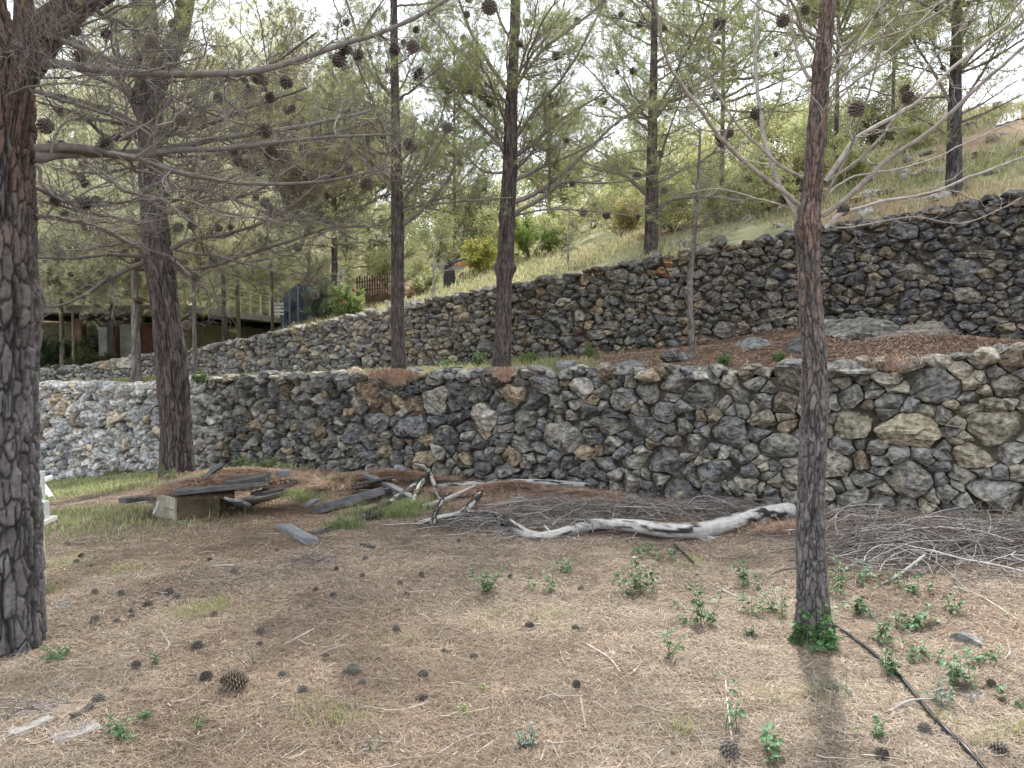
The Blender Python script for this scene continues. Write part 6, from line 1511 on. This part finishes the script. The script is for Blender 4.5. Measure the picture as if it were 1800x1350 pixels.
# red flowers
for k, (px, py) in enumerate([(595, 499), (612, 500)]):
    q = P(px, py, 17.9); q[2] = min(q[2], float(surf(q[0], 17.9)) + .9); blob_bush('flower_bush', ['red flowering plant under the metal frame, left', 'red flowering plant nearest the picket fence'][k], 'plant', on(px, 17.9), .22, P(px, py - 4, 17.9)[2] - on(px, 17.9)[2], 400 + k, 90, (.06, .05), ((.5, .02, .02), (.65, .05, .04)), 'red flowers', 6, 'green')
# metal frame
mb = on(603, 19.5); mf = empty('metal_frame', mb, 'thin pale metal frame among the pines left of the picket fence', 'frame')
a = Acc(); zt_ = P(600, 480, 19.5)[2]
for x0, x1, z0, z1 in ((594, 594, mb[2], zt_), (607, 603, mb[2], zt_ + .05), (594, 608, zt_, zt_ + .08), (597, 604, mb[2] + .2, zt_)):
    v, q = tubes(np.array([[[P(x0, 500, 19.5)[0], 19.5, z0], [P(x1, 500, 19.5)[0], 19.5, z1]]]), np.full((1, 2), .022), 6); a.add(v, q, (.5, .52, .5))
a.build('tube', M['white'], mf, mb)
# low block wall and stump
wb = on(790, 20.5); lw = empty('block_wall', wb, 'low grey block wall topped with orange bricks, beyond the terrace trunks', 'wall')
q0, q1 = P(760, 505, 20.5), P(850, 470, 20.5); a = Acc()
boxes(a, [(((q0[0] + q1[0]) / 2, 20.5, (wb[2] - .3 + q1[2]) / 2), (q1[0] - q0[0], .3, q1[2] - wb[2] + .3), 0)], (.34, .32, .29)); a.build('block_face', M['wall'], lw, wb)
for k in range(8):
    a = Acc(); x0 = q0[0] + (q1[0] - q0[0]) * (k + .5) / 8; boxes(a, [((x0, 20.5, q1[2] + .05), ((q1[0] - q0[0]) / 8 - .015, .32, .10), 0)], (.45, .2, .11) if k > 2 else (.36, .33, .3)); bevel(a.build('brick', M['wall'], lw, wb), .008)
sbp = on(790, 18.0); sp_ = [P(791, 494, 18.0), P(790, 480, 18.0), P(789, 470, 18.0), P(793, 462, 18.0)]; sp_[0][2] = sbp[2] - .1
sr = smooth_poly(np.array(sp_), 14); a = Acc(); v, q = tubes(sr[None], np.linspace(.16, .07, 14)[None], 12); a.add(v, q, (.05, .042, .045))
for d in ((.35, 0, .1), (-.12, 0, .18), (.2, .05, .22)): v, q = tubes((sr[-1] + np.linspace(0, 1, 5)[:, None] * np.array(d))[None], np.linspace(.05, .02, 5)[None], 6); a.add(v, q, (.12, .10, .09))
tag(a.build('tree_stump', M['bark'], smooth=True, auto_origin=True), 'dark broken tree stump with short limbs before the block wall', 'tree stump')
# white sheet on the bank at the right
wb = on(1780, 14.6); a = Acc(); g = np.linspace(0, 1, 24); gx, gv = np.meshgrid(g, g, indexing='ij')
q0, q1 = P(1768, 330, 14.6), P(1780, 253, 16.2)
Xs = q0[0] + (q1[0] - q0[0]) * gv + (gx - .5) * (.18 + .25 * (1 - gv)) + .1 * gx * (1 - gv); Ys_ = 14.6 + 1.6 * gv + .05 * np.sin(gx * 20 + gv * 4); Zs = q0[2] + (q1[2] - q0[2]) * gv + .02 * np.cos(gx * 22)
Zs = np.maximum(Zs, hz(Xs, Ys_) + .03)
V = np.stack([Xs, Ys_, Zs], -1).reshape(-1, 3); n = 24; i = (np.arange(n - 1)[:, None] * n + np.arange(n - 1)).ravel(); a.add(V, np.stack([i, i + n, i + n + 1, i + 1], -1), (.75, .78, .80))
o = a.build('sheet', M['white'], smooth=True, auto_origin=True); m_ = o.modifiers.new('thickness', 'SOLIDIFY'); m_.thickness = .01; tag(o, 'crumpled white sheet lying down the orange bank at the right edge', 'sheet')
# distant dark wall along the skyline bank at the right
rng9 = np.random.default_rng(9); nst = 260; pxs = rng9.uniform(1480, 1900, nst); Yr = 44.5
xs9 = (pxs - 900) / F * Yr; cz = np.interp(pxs, [1480, 1620, 1800, 1900], [P(1480, 283, Yr)[2], P(1620, 252, Yr)[2], P(1800, 226, Yr)[2], P(1900, 212, Yr)[2]])
V, q, nv = facet_rocks(np.c_[xs9, np.full(nst, Yr) + rng9.uniform(-.2, .2, nst), cz - rng9.uniform(0, .5, nst)], rng9.uniform(.15, .35, nst), rng9, 10, 6)
a = Acc(); a.add(V, q, np.repeat(pick(rng9, nst, [(.10, .08, .07), (.16, .12, .09), (.2, .14, .1)], [2, 2, 1]), nv, 0)); tag(a.build('stone_wall', M['stone'], auto_origin=True), 'distant dark stone wall along the skyline of the orange bank', 'wall')

# stones strewn on the hillside
rgh = np.random.default_rng(77); n = 420; yy = 11 + 33 * rgh.random(n) ** 1.2; xx = (rgh.uniform(600, 1850, n) - 900) / F * yy; ok = yy > yu(xx) + .5; xx, yy = xx[ok], yy[ok]; n = len(xx)
V, q, nv = facet_rocks(np.c_[xx, yy, hz(xx, yy)], np.c_[rgh.uniform(.05, .22, (n, 2)), rgh.uniform(.04, .14, n)], rgh, 12, 7)
a = Acc(); a.add(V, q, np.repeat(pick(rgh, n, [(.35, .33, .3), (.25, .2, .16), (.4, .3, .2), (.2, .19, .18)], [3, 2, 2, 2]), nv, 0)); tag(a.build('hillside_stones', M['stone']), 'loose pale and brown stones strewn over the hillside', 'stones', kind='stuff')
